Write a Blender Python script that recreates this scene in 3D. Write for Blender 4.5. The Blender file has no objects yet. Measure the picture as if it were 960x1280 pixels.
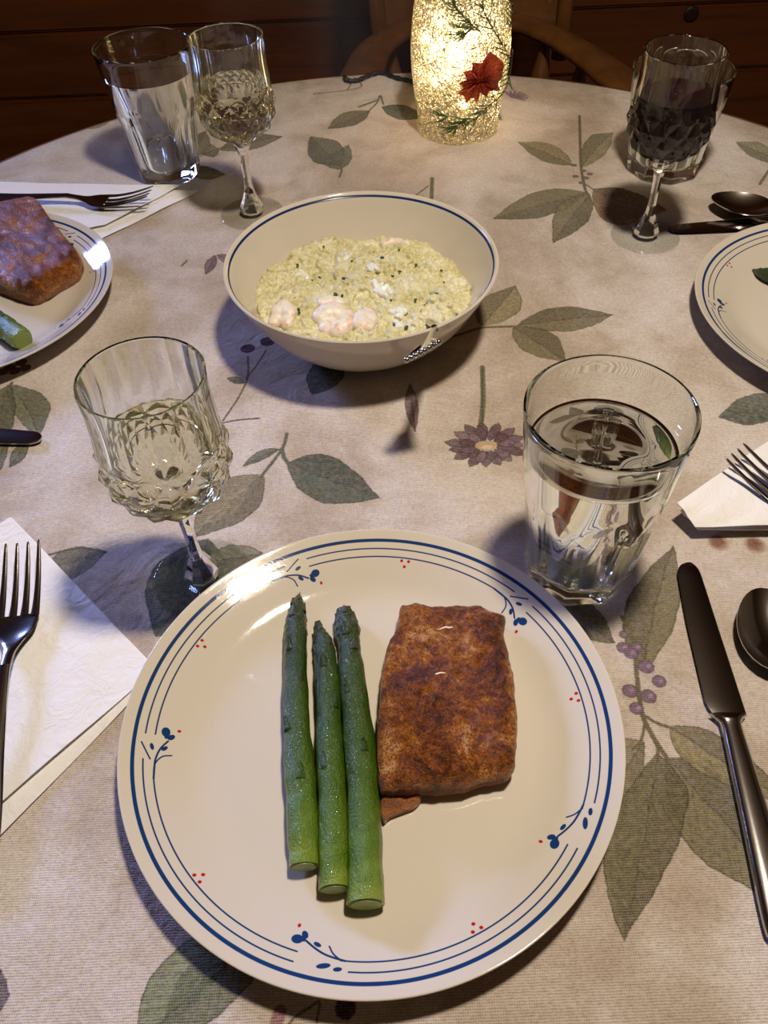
import bpy, bmesh, math, random
import numpy as np
from mathutils import Matrix, Vector

random.seed(7)
RNG = np.random.default_rng(7)
SC = bpy.context.scene
COL = SC.collection
TZ = 0.75                                    # table-top height above the floor
PI = math.pi

# ------------------------------------------------------------------ camera
CAM_F, CAM_PITCH, CAM_ROLL, CAM_H = 1054.84, 0.8407148, -0.0432212, 0.41984
cam_data = bpy.data.cameras.new('camera')
cam = bpy.data.objects.new('camera', cam_data)
COL.objects.link(cam)
cam_data.sensor_fit = 'VERTICAL'
cam_data.sensor_height = 24.0
cam_data.lens = CAM_F / 1280.0 * 24.0
cam_data.clip_start = 0.01
_s, _c = math.sin(CAM_ROLL), math.cos(CAM_ROLL)
_X = Vector((1, 0, 0)); _U = Vector((0, math.sin(CAM_PITCH), math.cos(CAM_PITCH)))
_F = Vector((0, math.cos(CAM_PITCH), -math.sin(CAM_PITCH)))
_R = _c * _X + _s * _U; _UP = -_s * _X + _c * _U; _B = -_F
cam.matrix_world = Matrix(((_R.x, _UP.x, _B.x, 0), (_R.y, _UP.y, _B.y, 0),
                           (_R.z, _UP.z, _B.z, TZ + CAM_H), (0, 0, 0, 1)))
SC.camera = cam

# ------------------------------------------------------------------ world, lights, exposure
world = bpy.data.worlds.new('world'); SC.world = world
world.use_nodes = True
world.node_tree.nodes['Background'].inputs[0].default_value = (0.9, 0.72, 0.55, 1)
world.node_tree.nodes['Background'].inputs[1].default_value = 0.035
SC.view_settings.view_transform = 'Standard'
SC.view_settings.look = 'None'
SC.view_settings.exposure = 0.0
SC.view_settings.gamma = 1.0
SC.cycles.use_denoising = True
SC.cycles.max_bounces = 40
SC.cycles.transmission_bounces = 40
SC.cycles.transparent_max_bounces = 16
SC.cycles.glossy_bounces = 16
SC.cycles.diffuse_bounces = 4
SC.cycles.sample_clamp_indirect = 20.0
SC.cycles.caustics_reflective = False
SC.cycles.blur_glossy = 0.3


def area_light(name, loc, target, size, power, color, size_y=None, shape='DISK', spread=PI):
    d = bpy.data.lights.new(name, 'AREA')
    d.shape = shape; d.size = size
    if size_y: d.size_y = size_y
    d.energy = power; d.color = color; d.spread = spread
    o = bpy.data.objects.new(name, d); COL.objects.link(o)
    o.location = loc
    o.rotation_euler = (Vector(target) - Vector(loc)).to_track_quat('-Z', 'Y').to_euler()
    return o


# the ceiling lamp over the table (out of frame), and the bluish screen far to the left
LAMP = (0.18, 0.34, TZ + 1.02)
area_light('ceiling_lamp_light', LAMP, (LAMP[0], LAMP[1], 0), 0.10, 8.4, (1.0, 0.885, 0.745))
_p = bpy.data.lights.new('ceiling_lamp_glow', 'POINT'); _p.energy = 12.0; _p.color = (1.0, 0.885, 0.745); _p.shadow_soft_size = 0.04
_o = bpy.data.objects.new('ceiling_lamp_glow', _p); COL.objects.link(_o); _o.location = (LAMP[0], LAMP[1], LAMP[2] + 0.08)
area_light('left_screen_light', (-1.50, 1.74, TZ + 0.64), (-.30, .40, TZ), 0.52, 1.7, (0.30, 0.40, 1.0),
           size_y=0.32, shape='RECTANGLE', spread=math.radians(30))


# ------------------------------------------------------------------ helpers
def W(px, py, z=0.0):
    """a point of the photograph (960x1280) carried down to the height z above the table top"""
    x = (px - 480) / CAM_F; y = -(py - 640) / CAM_F
    d = _R * x + _UP * y + _F
    t = (z - CAM_H) / d.z
    return np.array((d.x * t, d.y * t, z))


def WY(px, py, Y):
    x = (px - 480) / CAM_F; y = -(py - 640) / CAM_F
    d = _R * x + _UP * y + _F
    t = Y / d.y
    return np.array((d.x * t, Y, CAM_H + d.z * t))


def tag(o, label=None, cat=None, group=None, kind=None):
    if label: o['label'] = label
    if cat: o['category'] = cat
    if group: o['group'] = group
    if kind: o['kind'] = kind
    return o


def empty(name, loc=(0, 0, 0), rz=0.0, rot=None):
    o = bpy.data.objects.new(name, None); COL.objects.link(o)
    o.empty_display_size = 0.02
    o.location = (loc[0], loc[1], TZ + loc[2])
    o.rotation_euler = rot if rot else (0, 0, rz)
    return o


def link(name, me, mat=None, parent=None, loc=None, rz=0.0, smooth=None):
    o = bpy.data.objects.new(name, me); COL.objects.link(o)
    if mat:
        me.materials.clear()
        for m_ in (mat if isinstance(mat, (list, tuple)) else [mat]):
            me.materials.append(m_)
    if parent: o.parent = parent
    if loc is not None:
        z = loc[2] if parent else TZ + loc[2]
        o.location = (loc[0], loc[1], z)
    o.rotation_euler = (0, 0, rz)
    if smooth is not None:
        me.shade_smooth()
        if smooth < 180: me.set_sharp_from_angle(angle=math.radians(smooth))
    return o


def mesh(verts, faces, name='m'):
    me = bpy.data.meshes.new(name)
    me.from_pydata([tuple(map(float, v)) for v in verts], [], [tuple(map(int, f)) for f in faces])
    me.update()
    return me


def rings(R, close_start=True, close_end=True, wrap=True, name='m'):
    """R: list of (n,3) rings joined by quads; ends closed by a fan point"""
    R = [np.asarray(r, float) for r in R]
    n = len(R[0]); V = np.concatenate(R); F = []
    k = n if wrap else n - 1
    for i in range(len(R) - 1):
        a, b = i * n, (i + 1) * n
        for j in range(k):
            j2 = (j + 1) % n
            F.append((a + j, a + j2, b + j2, b + j))
    V = list(V)
    if close_start:
        c = len(V); V.append(R[0].mean(0))
        for j in range(n): F.append((c, (j + 1) % n, j))
    if close_end:
        c = len(V); V.append(R[-1].mean(0)); a = (len(R) - 1) * n
        for j in range(n): F.append((c, a + j, a + (j + 1) % n))
    return mesh(V, F, name)


def curve2(pts, m=8):
    """Catmull-Rom resampling of a polyline"""
    P = np.asarray(pts, float)
    P = np.vstack([2 * P[0] - P[1], P, 2 * P[-1] - P[-2]])
    out = []
    for i in range(1, len(P) - 2):
        p0, p1, p2, p3 = P[i - 1], P[i], P[i + 1], P[i + 2]
        for t in np.linspace(0, 1, m, endpoint=False):
            out.append(0.5 * ((2 * p1) + (-p0 + p2) * t + (2 * p0 - 5 * p1 + 4 * p2 - p3) * t * t
                              + (-p0 + 3 * p1 - 3 * p2 + p3) * t ** 3))
    out.append(P[-2])
    return np.array(out)


def lathe(prof, n=96, close_start=True, close_end=True, fac=None, phase=0.0):
    """prof: (r,z) list; fac(theta array, r, z, i) -> radius array"""
    th = np.linspace(0, 2 * PI, n, endpoint=False) + phase
    R = []
    for i, (r, z) in enumerate(prof):
        rr = fac(th, r, z, i) if fac else np.full(n, r)
        R.append(np.stack([rr * np.cos(th), rr * np.sin(th), np.full(n, z)], 1))
    return rings(R, close_start, close_end)


def frames(P):
    P = np.asarray(P, float)
    T = np.gradient(P, axis=0); T /= np.linalg.norm(T, axis=1)[:, None]
    up = np.array((0, 0, 1.0))
    if abs(T[0] @ up) > 0.95: up = np.array((0, 1.0, 0))
    N = []
    n0 = np.cross(np.cross(T[0], up), T[0])
    for t in T:
        n0 = n0 - (n0 @ t) * t; n0 = n0 / np.linalg.norm(n0); N.append(n0.copy())
    N = np.array(N)
    return T, N, np.cross(T, N)


def tube(P, rad, n=10, close=True, fac=None):
    P = np.asarray(P, float); rad = np.broadcast_to(np.asarray(rad, float), (len(P),))
    T, N, B = frames(P)
    th = np.linspace(0, 2 * PI, n, endpoint=False)
    R = []
    for i in range(len(P)):
        rr = np.full(n, rad[i])
        if fac: rr = rr * fac(th, i)
        R.append(P[i] + (np.cos(th) * rr)[:, None] * N[i] + (np.sin(th) * rr)[:, None] * B[i])
    return rings(R, close, close)


def join(meshes):
    """several mesh datablocks into one"""
    V, F, off = [], [], 0
    for m_ in meshes:
        V += [tuple(v.co) for v in m_.vertices]
        F += [tuple(i + off for i in p.vertices) for p in m_.polygons]
        off = len(V)
        bpy.data.meshes.remove(m_)
    return mesh(V, F)


def box(x0, x1, y0, y1, z0, z1, bev=0.0):
    bm = bmesh.new()
    bmesh.ops.create_cube(bm, size=1)
    for v in bm.verts:
        v.co = ((x0 + x1) / 2 + v.co.x * (x1 - x0), (y0 + y1) / 2 + v.co.y * (y1 - y0), (z0 + z1) / 2 + v.co.z * (z1 - z0))
    if bev: bmesh.ops.bevel(bm, geom=bm.edges[:], offset=bev, segments=2, affect='EDGES')
    me = bpy.data.meshes.new('b'); bm.to_mesh(me); bm.free()
    return me


def ribbon(st, n=12, power=2.6):
    """st: list of (x, y, z, halfwidth, halfthick[, crown]) stations along y -> closed rounded bar"""
    th = np.linspace(0, 2 * PI, n, endpoint=False)
    cx = np.sign(np.cos(th)) * np.abs(np.cos(th)) ** (2 / power)
    cz = np.sign(np.sin(th)) * np.abs(np.sin(th)) ** (2 / power)
    R = []
    for s in st:
        x, y, z, w, t = s[:5]; cr = s[5] if len(s) > 5 else 0
        R.append(np.stack([x + w * cx, np.full(n, y), z + t * cz + cr * (cx ** 2)], 1))
    return rings(R)


# ------------------------------------------------------------------ node helpers
def new_mat(name):
    m = bpy.data.materials.new(name); m.use_nodes = True
    nt = m.node_tree
    return m, nt, nt.nodes['Principled BSDF']


def nd(nt, typ, **kw):
    n = nt.nodes.new(typ)
    for k, v in kw.items():
        if hasattr(n, k): setattr(n, k, v)
    return n


def ramp(nt, src, stops, interp='LINEAR'):
    r = nt.nodes.new('ShaderNodeValToRGB'); e = r.color_ramp.elements
    r.color_ramp.interpolation = interp
    while len(e) < len(stops): e.new(0.5)
    for i, (p, c) in enumerate(stops):
        e[i].position = p; e[i].color = (c[0], c[1], c[2], 1) if hasattr(c, '__len__') else (c, c, c, 1)
    nt.links.new(src, r.inputs[0])
    return r.outputs[0]


def noise(nt, scale, detail=4, rough=0.55, coord=None, dist=0.0, stretch=None):
    n = nt.nodes.new('ShaderNodeTexNoise')
    n.inputs['Scale'].default_value = scale; n.inputs['Detail'].default_value = detail
    n.inputs['Roughness'].default_value = rough; n.inputs['Distortion'].default_value = dist
    if coord is None: coord = nd(nt, 'ShaderNodeTexCoord').outputs['Object']
    if stretch:
        mp = nt.nodes.new('ShaderNodeMapping'); mp.inputs['Scale'].default_value = stretch
        nt.links.new(coord, mp.inputs['Vector']); coord = mp.outputs[0]
    nt.links.new(coord, n.inputs['Vector'])
    return n.outputs['Fac']


def mix(nt, fac, a, b, mode='MIX'):
    m = nt.nodes.new('ShaderNodeMix'); m.data_type = 'RGBA'; m.blend_type = mode; m.clamp_factor = True
    for sock, v in ((m.inputs[0], fac), (m.inputs[6], a), (m.inputs[7], b)):
        if hasattr(v, 'is_output'): nt.links.new(v, sock)
        elif hasattr(v, '__len__'): sock.default_value = (v[0], v[1], v[2], 1)
        else: sock.default_value = v
    return m.outputs[2]


def math_(nt, op, a, b=0.0, c=None):
    m = nt.nodes.new('ShaderNodeMath'); m.operation = op
    for i, v in enumerate((a, b) if c is None else (a, b, c)):
        if hasattr(v, 'is_output'): nt.links.new(v, m.inputs[i])
        else: m.inputs[i].default_value = v
    return m.outputs[0]


def bump(nt, bs, h, strength=0.3, dist=0.001):
    b = nt.nodes.new('ShaderNodeBump'); b.inputs['Strength'].default_value = strength
    b.inputs['Distance'].default_value = dist
    nt.links.new(h, b.inputs['Height']); nt.links.new(b.outputs[0], bs.inputs['Normal'])
    return b


def plain(name, col, rough=0.5, metal=0.0, **kw):
    m, nt, bs = new_mat(name)
    bs.inputs['Base Color'].default_value = (*col, 1)
    bs.inputs['Roughness'].default_value = rough; bs.inputs['Metallic'].default_value = metal
    for k, v in kw.items():
        bs.inputs[k.replace('_', ' ')].default_value = v
    return m


def glassy(name, col, ior, rough=0.0):
    m, nt, bs = new_mat(name)
    nt.nodes.remove(bs)
    g = nt.nodes.new('ShaderNodeBsdfGlass')
    g.inputs['Color'].default_value = (*col, 1); g.inputs['IOR'].default_value = ior
    g.inputs['Roughness'].default_value = rough
    nt.links.new(g.outputs[0], nt.nodes['Material Output'].inputs['Surface'])
    return m


def wood(name, dark, light, axis_scale=(1, 14, 14), scale=2.0, rough=0.45, seed=0.0):
    m, nt, bs = new_mat(name)
    tc = nd(nt, 'ShaderNodeTexCoord').outputs['Object']
    mp = nt.nodes.new('ShaderNodeMapping'); mp.inputs['Location'].default_value = (seed, seed * .7, seed * .3)
    nt.links.new(tc, mp.inputs[0])
    oi = nd(nt, 'ShaderNodeObjectInfo').outputs['Random']
    off = nt.nodes.new('ShaderNodeVectorMath'); off.operation = 'ADD'
    sc_ = nt.nodes.new('ShaderNodeVectorMath'); sc_.operation = 'SCALE'; sc_.inputs[0].default_value = (7, 5, 3)
    nt.links.new(oi, sc_.inputs['Scale']); nt.links.new(mp.outputs[0], off.inputs[0]); nt.links.new(sc_.outputs[0], off.inputs[1])
    f = noise(nt, scale, 6, 0.6, off.outputs[0], 1.2, axis_scale)
    c = ramp(nt, f, [(0.3, dark), (0.7, light)])
    nt.links.new(c, bs.inputs['Base Color'])
    bs.inputs['Roughness'].default_value = rough
    bump(nt, bs, f, 0.15, 0.002)
    return m


# ------------------------------------------------------------------ flat prints (drawn into generated images)
class Print:
    def __init__(s, name, N, x0, y0, size, back):
        s.N, s.x0, s.y0, s.size, s.name = N, x0, y0, size, name
        s.img = np.zeros((N, N, 4), np.float32); s.img[..., :3] = back
        s.px = size / N

    def win(s, xa, xb, ya, yb, pad=0.002):
        i0 = max(0, int((xa - pad - s.x0) / s.px)); i1 = min(s.N, int((xb + pad - s.x0) / s.px) + 1)
        j0 = max(0, int((ya - pad - s.y0) / s.px)); j1 = min(s.N, int((yb + pad - s.y0) / s.px) + 1)
        if i1 <= i0 or j1 <= j0: return None
        X, Y = np.meshgrid(s.x0 + (np.arange(i0, i1) + .5) * s.px, s.y0 + (np.arange(j0, j1) + .5) * s.px)
        return X, Y, s.img[j0:j1, i0:i1]

    def put(s, view, col, a):
        a = np.clip(a, 0, 1)[..., None]; col = np.asarray(col, np.float32)
        A = view[..., 3:4]
        view[..., :3] = np.where(A + a > 1e-4, (col * a + view[..., :3] * A * (1 - a)) / np.maximum(a + A * (1 - a), 1e-4), view[..., :3])
        view[..., 3:4] = a + A * (1 - a)

    def stroke(s, pts, w, col, alpha=1.0, taper=False):
        P = curve2(np.asarray(pts, float)[:, :2], 6) if len(pts) > 2 else np.asarray(pts, float)[:, :2]
        q = s.win(P[:, 0].min() - w, P[:, 0].max() + w, P[:, 1].min() - w, P[:, 1].max() + w)
        if q is None: return
        X, Y, v = q; D = np.full(X.shape, 1e9)
        for k in range(len(P) - 1):
            a, b = P[k], P[k + 1]; d = b - a; L = max(d @ d, 1e-14)
            t = np.clip(((X - a[0]) * d[0] + (Y - a[1]) * d[1]) / L, 0, 1)
            ww = w * (1 - 0.7 * k / len(P)) if taper else w
            D = np.minimum(D, np.hypot(X - a[0] - t * d[0], Y - a[1] - t * d[1]) - ww / 2)
        s.put(v, col, alpha * (0.5 - D / s.px))

    def ellipse(s, c, a, b, ang, col, alpha=1.0, soft=1.0):
        q = s.win(c[0] - max(a, b), c[0] + max(a, b), c[1] - max(a, b), c[1] + max(a, b))
        if q is None: return
        X, Y, v = q; ca, sa = math.cos(ang), math.sin(ang)
        u = (X - c[0]) * ca + (Y - c[1]) * sa; w = -(X - c[0]) * sa + (Y - c[1]) * ca
        d = (1 - np.hypot(u / a, w / b)) * min(a, b)
        s.put(v, col, alpha * (d / s.px / soft + .5))

    def leaf(s, b, t, l, r, col, dark=0.62, veins=True, alpha=1.0, outline=True):
        b, t, l, r = [np.asarray(p, float)[:2] for p in (b, t, l, r)]
        ax = t - b; L = np.linalg.norm(ax); ax = ax / L; nr = np.array((-ax[1], ax[0]))
        ul, vl = (l - b) @ ax / L, (l - b) @ nr; ur, vr = (r - b) @ ax / L, (r - b) @ nr
        if vl < vr: ul, vl, ur, vr = ur, vr, ul, vl
        ul, ur = np.clip(ul, .15, .85), np.clip(ur, .15, .85)
        m_ = max(abs(vl), abs(vr)) + .003
        xs = [b[0], t[0]]; ys = [b[1], t[1]]
        q = s.win(min(xs) - m_, max(xs) + m_, min(ys) - m_, max(ys) + m_)
        if q is None: return
        X, Y, v = q
        U = ((X - b[0]) * ax[0] + (Y - b[1]) * ax[1]) / L; Vv = (X - b[0]) * nr[0] + (Y - b[1]) * nr[1]
        ph = (b[0] * 131 + t[1] * 77)
        wb = min(1.0, max(abs(vl), abs(vr)) / .018)
        Vw = Vv + wb * (0.0004 * np.sin(U * 21 + ph) + 0.00018 * np.sin(U * 60 + 2 * ph))

        def prof(um):
            u = np.clip(U, 0, 1)
            return np.where(u < um, np.sin(PI / 2 * (u / um) ** .85), np.sin(PI / 2 * ((1 - u) / (1 - um))) ** 1.05)
        up = np.where(vl > 0, vl, 0.0004) * prof(ul); lo = np.where(vr < 0, vr, -0.0004) * prof(ur)
        d = np.minimum(up - Vw, Vw - lo)
        d = np.where((U < 0) | (U > 1), -1, d)
        a = d / s.px + .5
        n1 = np.sin(X * 410 + 3 * np.sin(Y * 260 + ph)) * np.sin(Y * 390 + 2.3 * np.sin(X * 310))
        n2 = np.sin(X * 1500 + 3 * np.sin(Y * 1100)) * np.sin(Y * 1700 + 2 * np.sin(X * 900))
        sh = 1.0 + 0.16 * n1 + 0.08 * n2
        W_ = max(abs(vl), abs(vr)) + 1e-6
        if outline: sh = sh * np.where(d < 0.0009, dark, 1.0)
        if veins:
            mid = 0.25 * (vl + vr) * prof(.5)
            dv = np.abs(Vw - mid)
            sh = sh * np.where(dv < 0.0005, dark + .03, 1.0)
            k = (U * L * 1000 - np.abs(Vw - mid) * 1300) / 7.0
            sh = sh * (1 - 0.16 * np.clip(np.cos(k * 2 * PI + ph) - 0.72, 0, 1) / 0.28)
            sh = sh * np.where(Vw > mid, 0.9, 1.1)
        c = np.clip(np.asarray(col, np.float32)[None, None] * sh[..., None], 0, 1)
        s.put(v, c, alpha * np.clip(a, 0, 1) * (0.90 + 0.10 * n1))

    def image(s):
        im = bpy.data.images.new(s.name, s.N, s.N, alpha=True)
        im.alpha_mode = 'CHANNEL_PACKED'
        im.pixels.foreach_set(np.ascontiguousarray(s.img).ravel())
        im.update()
        return im


def uv_planar(me, x0, y0, size, uvs=None):
    lay = me.uv_layers.new(name='UVMap')
    n = len(me.loops); vi = np.empty(n, np.int32); me.loops.foreach_get('vertex_index', vi)
    if uvs is None:
        co = np.empty(len(me.vertices) * 3, np.float32); me.vertices.foreach_get('co', co); uvs = co.reshape(-1, 3)[:, :2]
    u = (uvs[vi] - np.array((x0, y0))) / size
    lay.data.foreach_set('uv', u.astype(np.float32).ravel())


# ================================================================== THE ROOM
M_WALL = wood('pine_wall_wood', (0.085, 0.022, 0.005), (0.165, 0.045, 0.009), (0.6, 6, 9), 3.0, 0.42)
M_FLOOR = wood('floor_wood', (0.10, 0.04, 0.015), (0.2, 0.09, 0.04), (8, 0.8, 8), 2.0, 0.4)
M_CEIL = plain('ceiling_boards', (0.22, 0.13, 0.07), 0.8)
M_GROOVE = plain('wall_backing_dark', (0.02, 0.008, 0.004), 0.9)

XW0, XW1, YW0, YW1, ZC = -2.35, 2.35, -1.5, 1.92, 1.70


def structure(name, me, mat, loc=(0, 0, 0)):
    o = link(name, me, mat, None, loc); o['kind'] = 'structure'; return o


structure('floor', box(XW0, XW1, YW0, YW1, -TZ - 0.05, -TZ), M_FLOOR)
structure('ceiling', box(XW0, XW1, YW0, YW1, ZC, ZC + 0.05), M_CEIL)
wall_back = structure('wall_back', box(XW0, XW1, YW1 + 0.022, YW1 + 0.06, -TZ, ZC), M_GROOVE)
zb = -TZ; hs = [0.145, 0.125, 0.15, 0.13]; k = 0
plank_bounds = []
while zb < ZC - 0.01:
    h_ = min(hs[k % 4], ZC - zb); plank_bounds.append((zb, zb + h_)); zb += h_; k += 1
for z0, z1 in plank_bounds:
    pl = link('plank', box(XW0, XW1, 0, 0.024, z0 + 0.0015, z1 - 0.0015, 0.006), M_WALL, wall_back, (0, YW1, 0))
# two dark knots in the boards of the back wall
M_KNOT = plain('pine_knot', (.02, .006, .003), 0.5)
for px_, py_, r_ in ((864, 18, .016),):
    w_ = WY(px_, py_, YW1)
    kn = lathe([(.001, .0005), (r_ * .6, .0005), (r_, .0002), (r_, -.002)], 20)
    kn.transform(Matrix.Rotation(PI / 2, 4, 'X'))
    link('knot', kn, M_KNOT, wall_back, (w_[0], YW1 - .0002, w_[2]), smooth=180)
M_PAINT = plain('cream_wall_paint', (.62, .54, .42), .85)
structure('wall_left', box(XW0 - 0.05, XW0, YW0, YW1, -TZ, ZC), M_PAINT)
structure('wall_right', box(XW1, XW1 + 0.05, YW0, YW1, -TZ, ZC), M_PAINT)
structure('wall_front', box(XW0, XW1, YW0 - 0.05, YW0, -TZ, ZC), M_PAINT)

# ================================================================== TABLE AND CLOTH
TCX, TCY, TR = 0.02, 0.562, 0.54
M_TABLE = wood('table_wood', (0.10, 0.04, 0.015), (0.22, 0.10, 0.04), (1, 10, 10), 3)
table = empty('dining_table', (TCX, TCY, -TZ))
tag(table, 'round wooden pedestal table hidden under the printed tablecloth', 'table')
link('tabletop', lathe(curve2([(0.02, .7185), (.5, .7185), (.53, .721), (.537, .733), (.532, .744), (.52, .7465), (0.02, .7465)], 4), 96), M_TABLE, table, smooth=40)
link('pedestal', lathe(curve2([(.05, .05), (.085, .1), (.05, .2), (.045, .35), (.08, .5), (.06, .62), (.12, .71), (.12, .7185)], 6), 32), M_TABLE, table, smooth=50)
for a in range(4):
    st = [(0, .04 + .44 * t, .16 - .135 * t ** 0.8, .03 - .008 * t, .035 - .012 * t) for t in np.linspace(0, 1, 9)]
    f = link('foot', ribbon(st), M_TABLE, table, rz=a * PI / 2 + .7, smooth=50)

# --- the print of the cloth
CX0, CY0, CS = -0.62, -0.06, 1.24
cloth_print = Print('tablecloth_print', 3072, CX0, CY0, CS, (0.40, 0.37, 0.28))
OLIVE, OLIVE2, GREEN, DGREEN = (.375, .350, .240), (.450, .415, .295), (.325, .345, .275), (.225, .275, .225)
PLUM, MAUVE, BROWN, TWIG = (.300, .175, .215), (.415, .335, .400), (.50, .42, .30), (.36, .33, .24)


def wp(*p): return W(p[0], p[1], 0)[:2]


def lf(b, t, l, r, col, **k): cloth_print.leaf(wp(*b), wp(*t), wp(*l), wp(*r), col, **k)


def sk(pts, w, col=TWIG, **k): cloth_print.stroke([wp(*p) for p in pts], w, col, **k)


def berry(x, y, r, col=MAUVE, hi=True):
    c = wp(x, y); a = np.linalg.norm(wp(x + r, y) - c)
    cloth_print.ellipse(c, a * 1.02, a * .98, 0, np.array(col) * .75)
    cloth_print.ellipse(c, a * .84, a * .8, 0, np.array(col) * 1.02)
    if hi: cloth_print.ellipse(wp(x + r * .25, y - r * .1), a * .36, a * .25, .6, np.array(col) * 1.5, .8, 3)


# right foreground branch
lf((806, 925), (742, 1030), (772, 925), (795, 990), OLIVE2)
lf((835, 946), (1010, 1140), (858, 1052), (925, 968), OLIVE)
lf((838, 906), (1000, 1010), (862, 955), (905, 920), OLIVE2)
lf((824, 940), (781, 1176), (757, 1062), (862, 1002), OLIVE)
cloth_print.leaf(wp(822, 945), wp(783, 1160), wp(760, 1060), wp(800, 1060), (.36, .345, .25), veins=False, outline=False, alpha=.75)
lf((805, 838), (843, 680), (781, 762), (850, 760), OLIVE)
lf((668, 742), (771, 803), (712, 790), (738, 752), OLIVE)
cloth_print.leaf(wp(680, 752), wp(745, 797), wp(705, 790), wp(715, 768), (.33, .30, .19), veins=False, outline=False, alpha=.8)
sk([(779, 770), (793, 800), (798, 850), (804, 890), (815, 915), (836, 948)], .0028)
sk([(806, 892), (822, 902), (840, 908)], .0018); sk([(808, 900), (802, 925), (792, 935)], .0016); sk([(811, 905), (822, 930), (824, 942)], .0018)
for x, y, r in [(781, 792, 6), (780, 808, 8.5), (797, 808, 8), (790, 815, 9), (809, 832, 10), (825, 850, 9), (789, 862, 10), (812, 869, 10), (797, 884, 9)]:
    berry(x, y, r)
# rusty spots under the right napkin
for x, y in [(899, 677), (945, 680), (985, 682)]:
    cloth_print.ellipse(wp(x, y), .0065, .0065, 0, (.55, .42, .33), .7, 6); cloth_print.ellipse(wp(x - 1, y - 2), .0042, .0042, 0, (.45, .31, .26), .9, 5)
# aster
ac = (610, 556)
sk([(604, 458), (605, 500), (602, 535), (606, 548)], .0040, (.36, .38, .29)); sk([(604, 458), (604, 535)], .0012, (.24, .26, .19))
for ring_, n_, rx, ry in ((0, 15, 53, 31), (1, 12, 38, 22)):
    for i in range(n_):
        a = 2 * PI * (i + .5 * ring_) / n_ + random.uniform(-.08, .08); q = random.uniform(.86, 1.06)
        ca, sa = math.cos(a), math.sin(a)
        bx, by = ac[0] + 12 * ca, ac[1] + 6 * sa; tx, ty = ac[0] + rx * q * ca, ac[1] + ry * q * sa
        mx, my = bx * .35 + tx * .65, by * .35 + ty * .65
        lf((bx, by), (tx, ty), (mx - 7 * sa, my + 5.5 * ca), (mx + 7 * sa, my - 5.5 * ca), random.choice([PLUM, (.36, .26, .32), (.42, .33, .38)]), veins=False, dark=.6)
cloth_print.ellipse(wp(608, 556), .0075, .0045, 0, (.72, .60, .46)); cloth_print.ellipse(wp(610, 558), .004, .002, 0, (.80, .72, .60))
lf((520, 538), (514, 477), (507, 505), (524, 505), (.40, .30, .32)); sk([(520, 538), (516, 500)], .0014, (.28, .2, .2))
# branch to the right of the bowl
lf((603, 407), (646, 356), (598, 378), (650, 388), OLIVE2)
lf((648, 406), (768, 393), (700, 383), (716, 413), OLIVE); lf((642, 408), (708, 452), (692, 416), (655, 437), OLIVE)
sk([(540, 428), (580, 416), (604, 409), (650, 407)], .0028)
# branch behind the red wine
lf((716, 206), (648, 177), (690, 180), (680, 201), OLIVE2); lf((727, 209), (767, 165), (738, 170), (757, 192), OLIVE2)
lf((735, 240), (616, 273), (676, 238), (682, 270), OLIVE); lf((738, 243), (692, 304), (700, 255), (736, 275), OLIVE)
lf((742, 236), (835, 262), (782, 236), (768, 280), (.40, .31, .20))
sk([(725, 144), (726, 180), (727, 208), (732, 235), (737, 244)], .0030); sk([(730, 228), (742, 236)], .002)
for x, y in [(718, 206), (730, 213), (738, 217), (720, 220), (733, 222), (728, 228)]: berry(x, y, 4, (.42, .34, .36), False)
lf((985, 205), (920, 177), (950, 178), (945, 198), (.47, .46, .36)); sk([(962, 212), (950, 230)], .003, (.40, .42, .32))
for i in range(9):
    a = -.6 + i * .32; sk([(640, 121), (640 + 20 * math.cos(a), 121 - 7 * math.sin(a))], .0032, (.45, .36, .42), alpha=.8)
# far left and middle
lf((426, 207), (388, 170), (391, 200), (425, 178), GREEN); lf((424, 212), (437, 180), (405, 203), (440, 200), GREEN, outline=False, veins=False)
sk([(414, 196), (425, 205), (428, 212), (425, 221)], .0022)
lf((463, 138), (410, 161), (430, 141), (447, 155), OLIVE); lf((478, 133), (535, 146), (505, 131), (500, 149), DGREEN)
sk([(460, 140), (472, 128), (476, 119), (480, 130)], .0022); sk([(450, 133), (472, 125)], .0035, OLIVE); sk([(393, 117), (430, 113), (452, 108), (448, 100)], .0018); sk([(435, 112), (440, 104)], .0016)
lf((238, 196), (258, 163), (238, 175), (262, 188), OLIVE); lf((275, 187), (355, 170), (310, 168), (315, 187), OLIVE); lf((275, 186), (252, 192), (264, 180), (268, 196), OLIVE)
sk([(245, 198), (272, 186), (290, 180)], .002); lf((235, 214), (283, 218), (255, 207), (258, 224), OLIVE)
lf((100, 158), (140, 150), (118, 148), (122, 160), (.50, .45, .33))
sk([(541, 222), (540, 252)], .004, (.36, .36, .27)); sk([(536, 232), (515, 248)], .0018)
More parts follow.
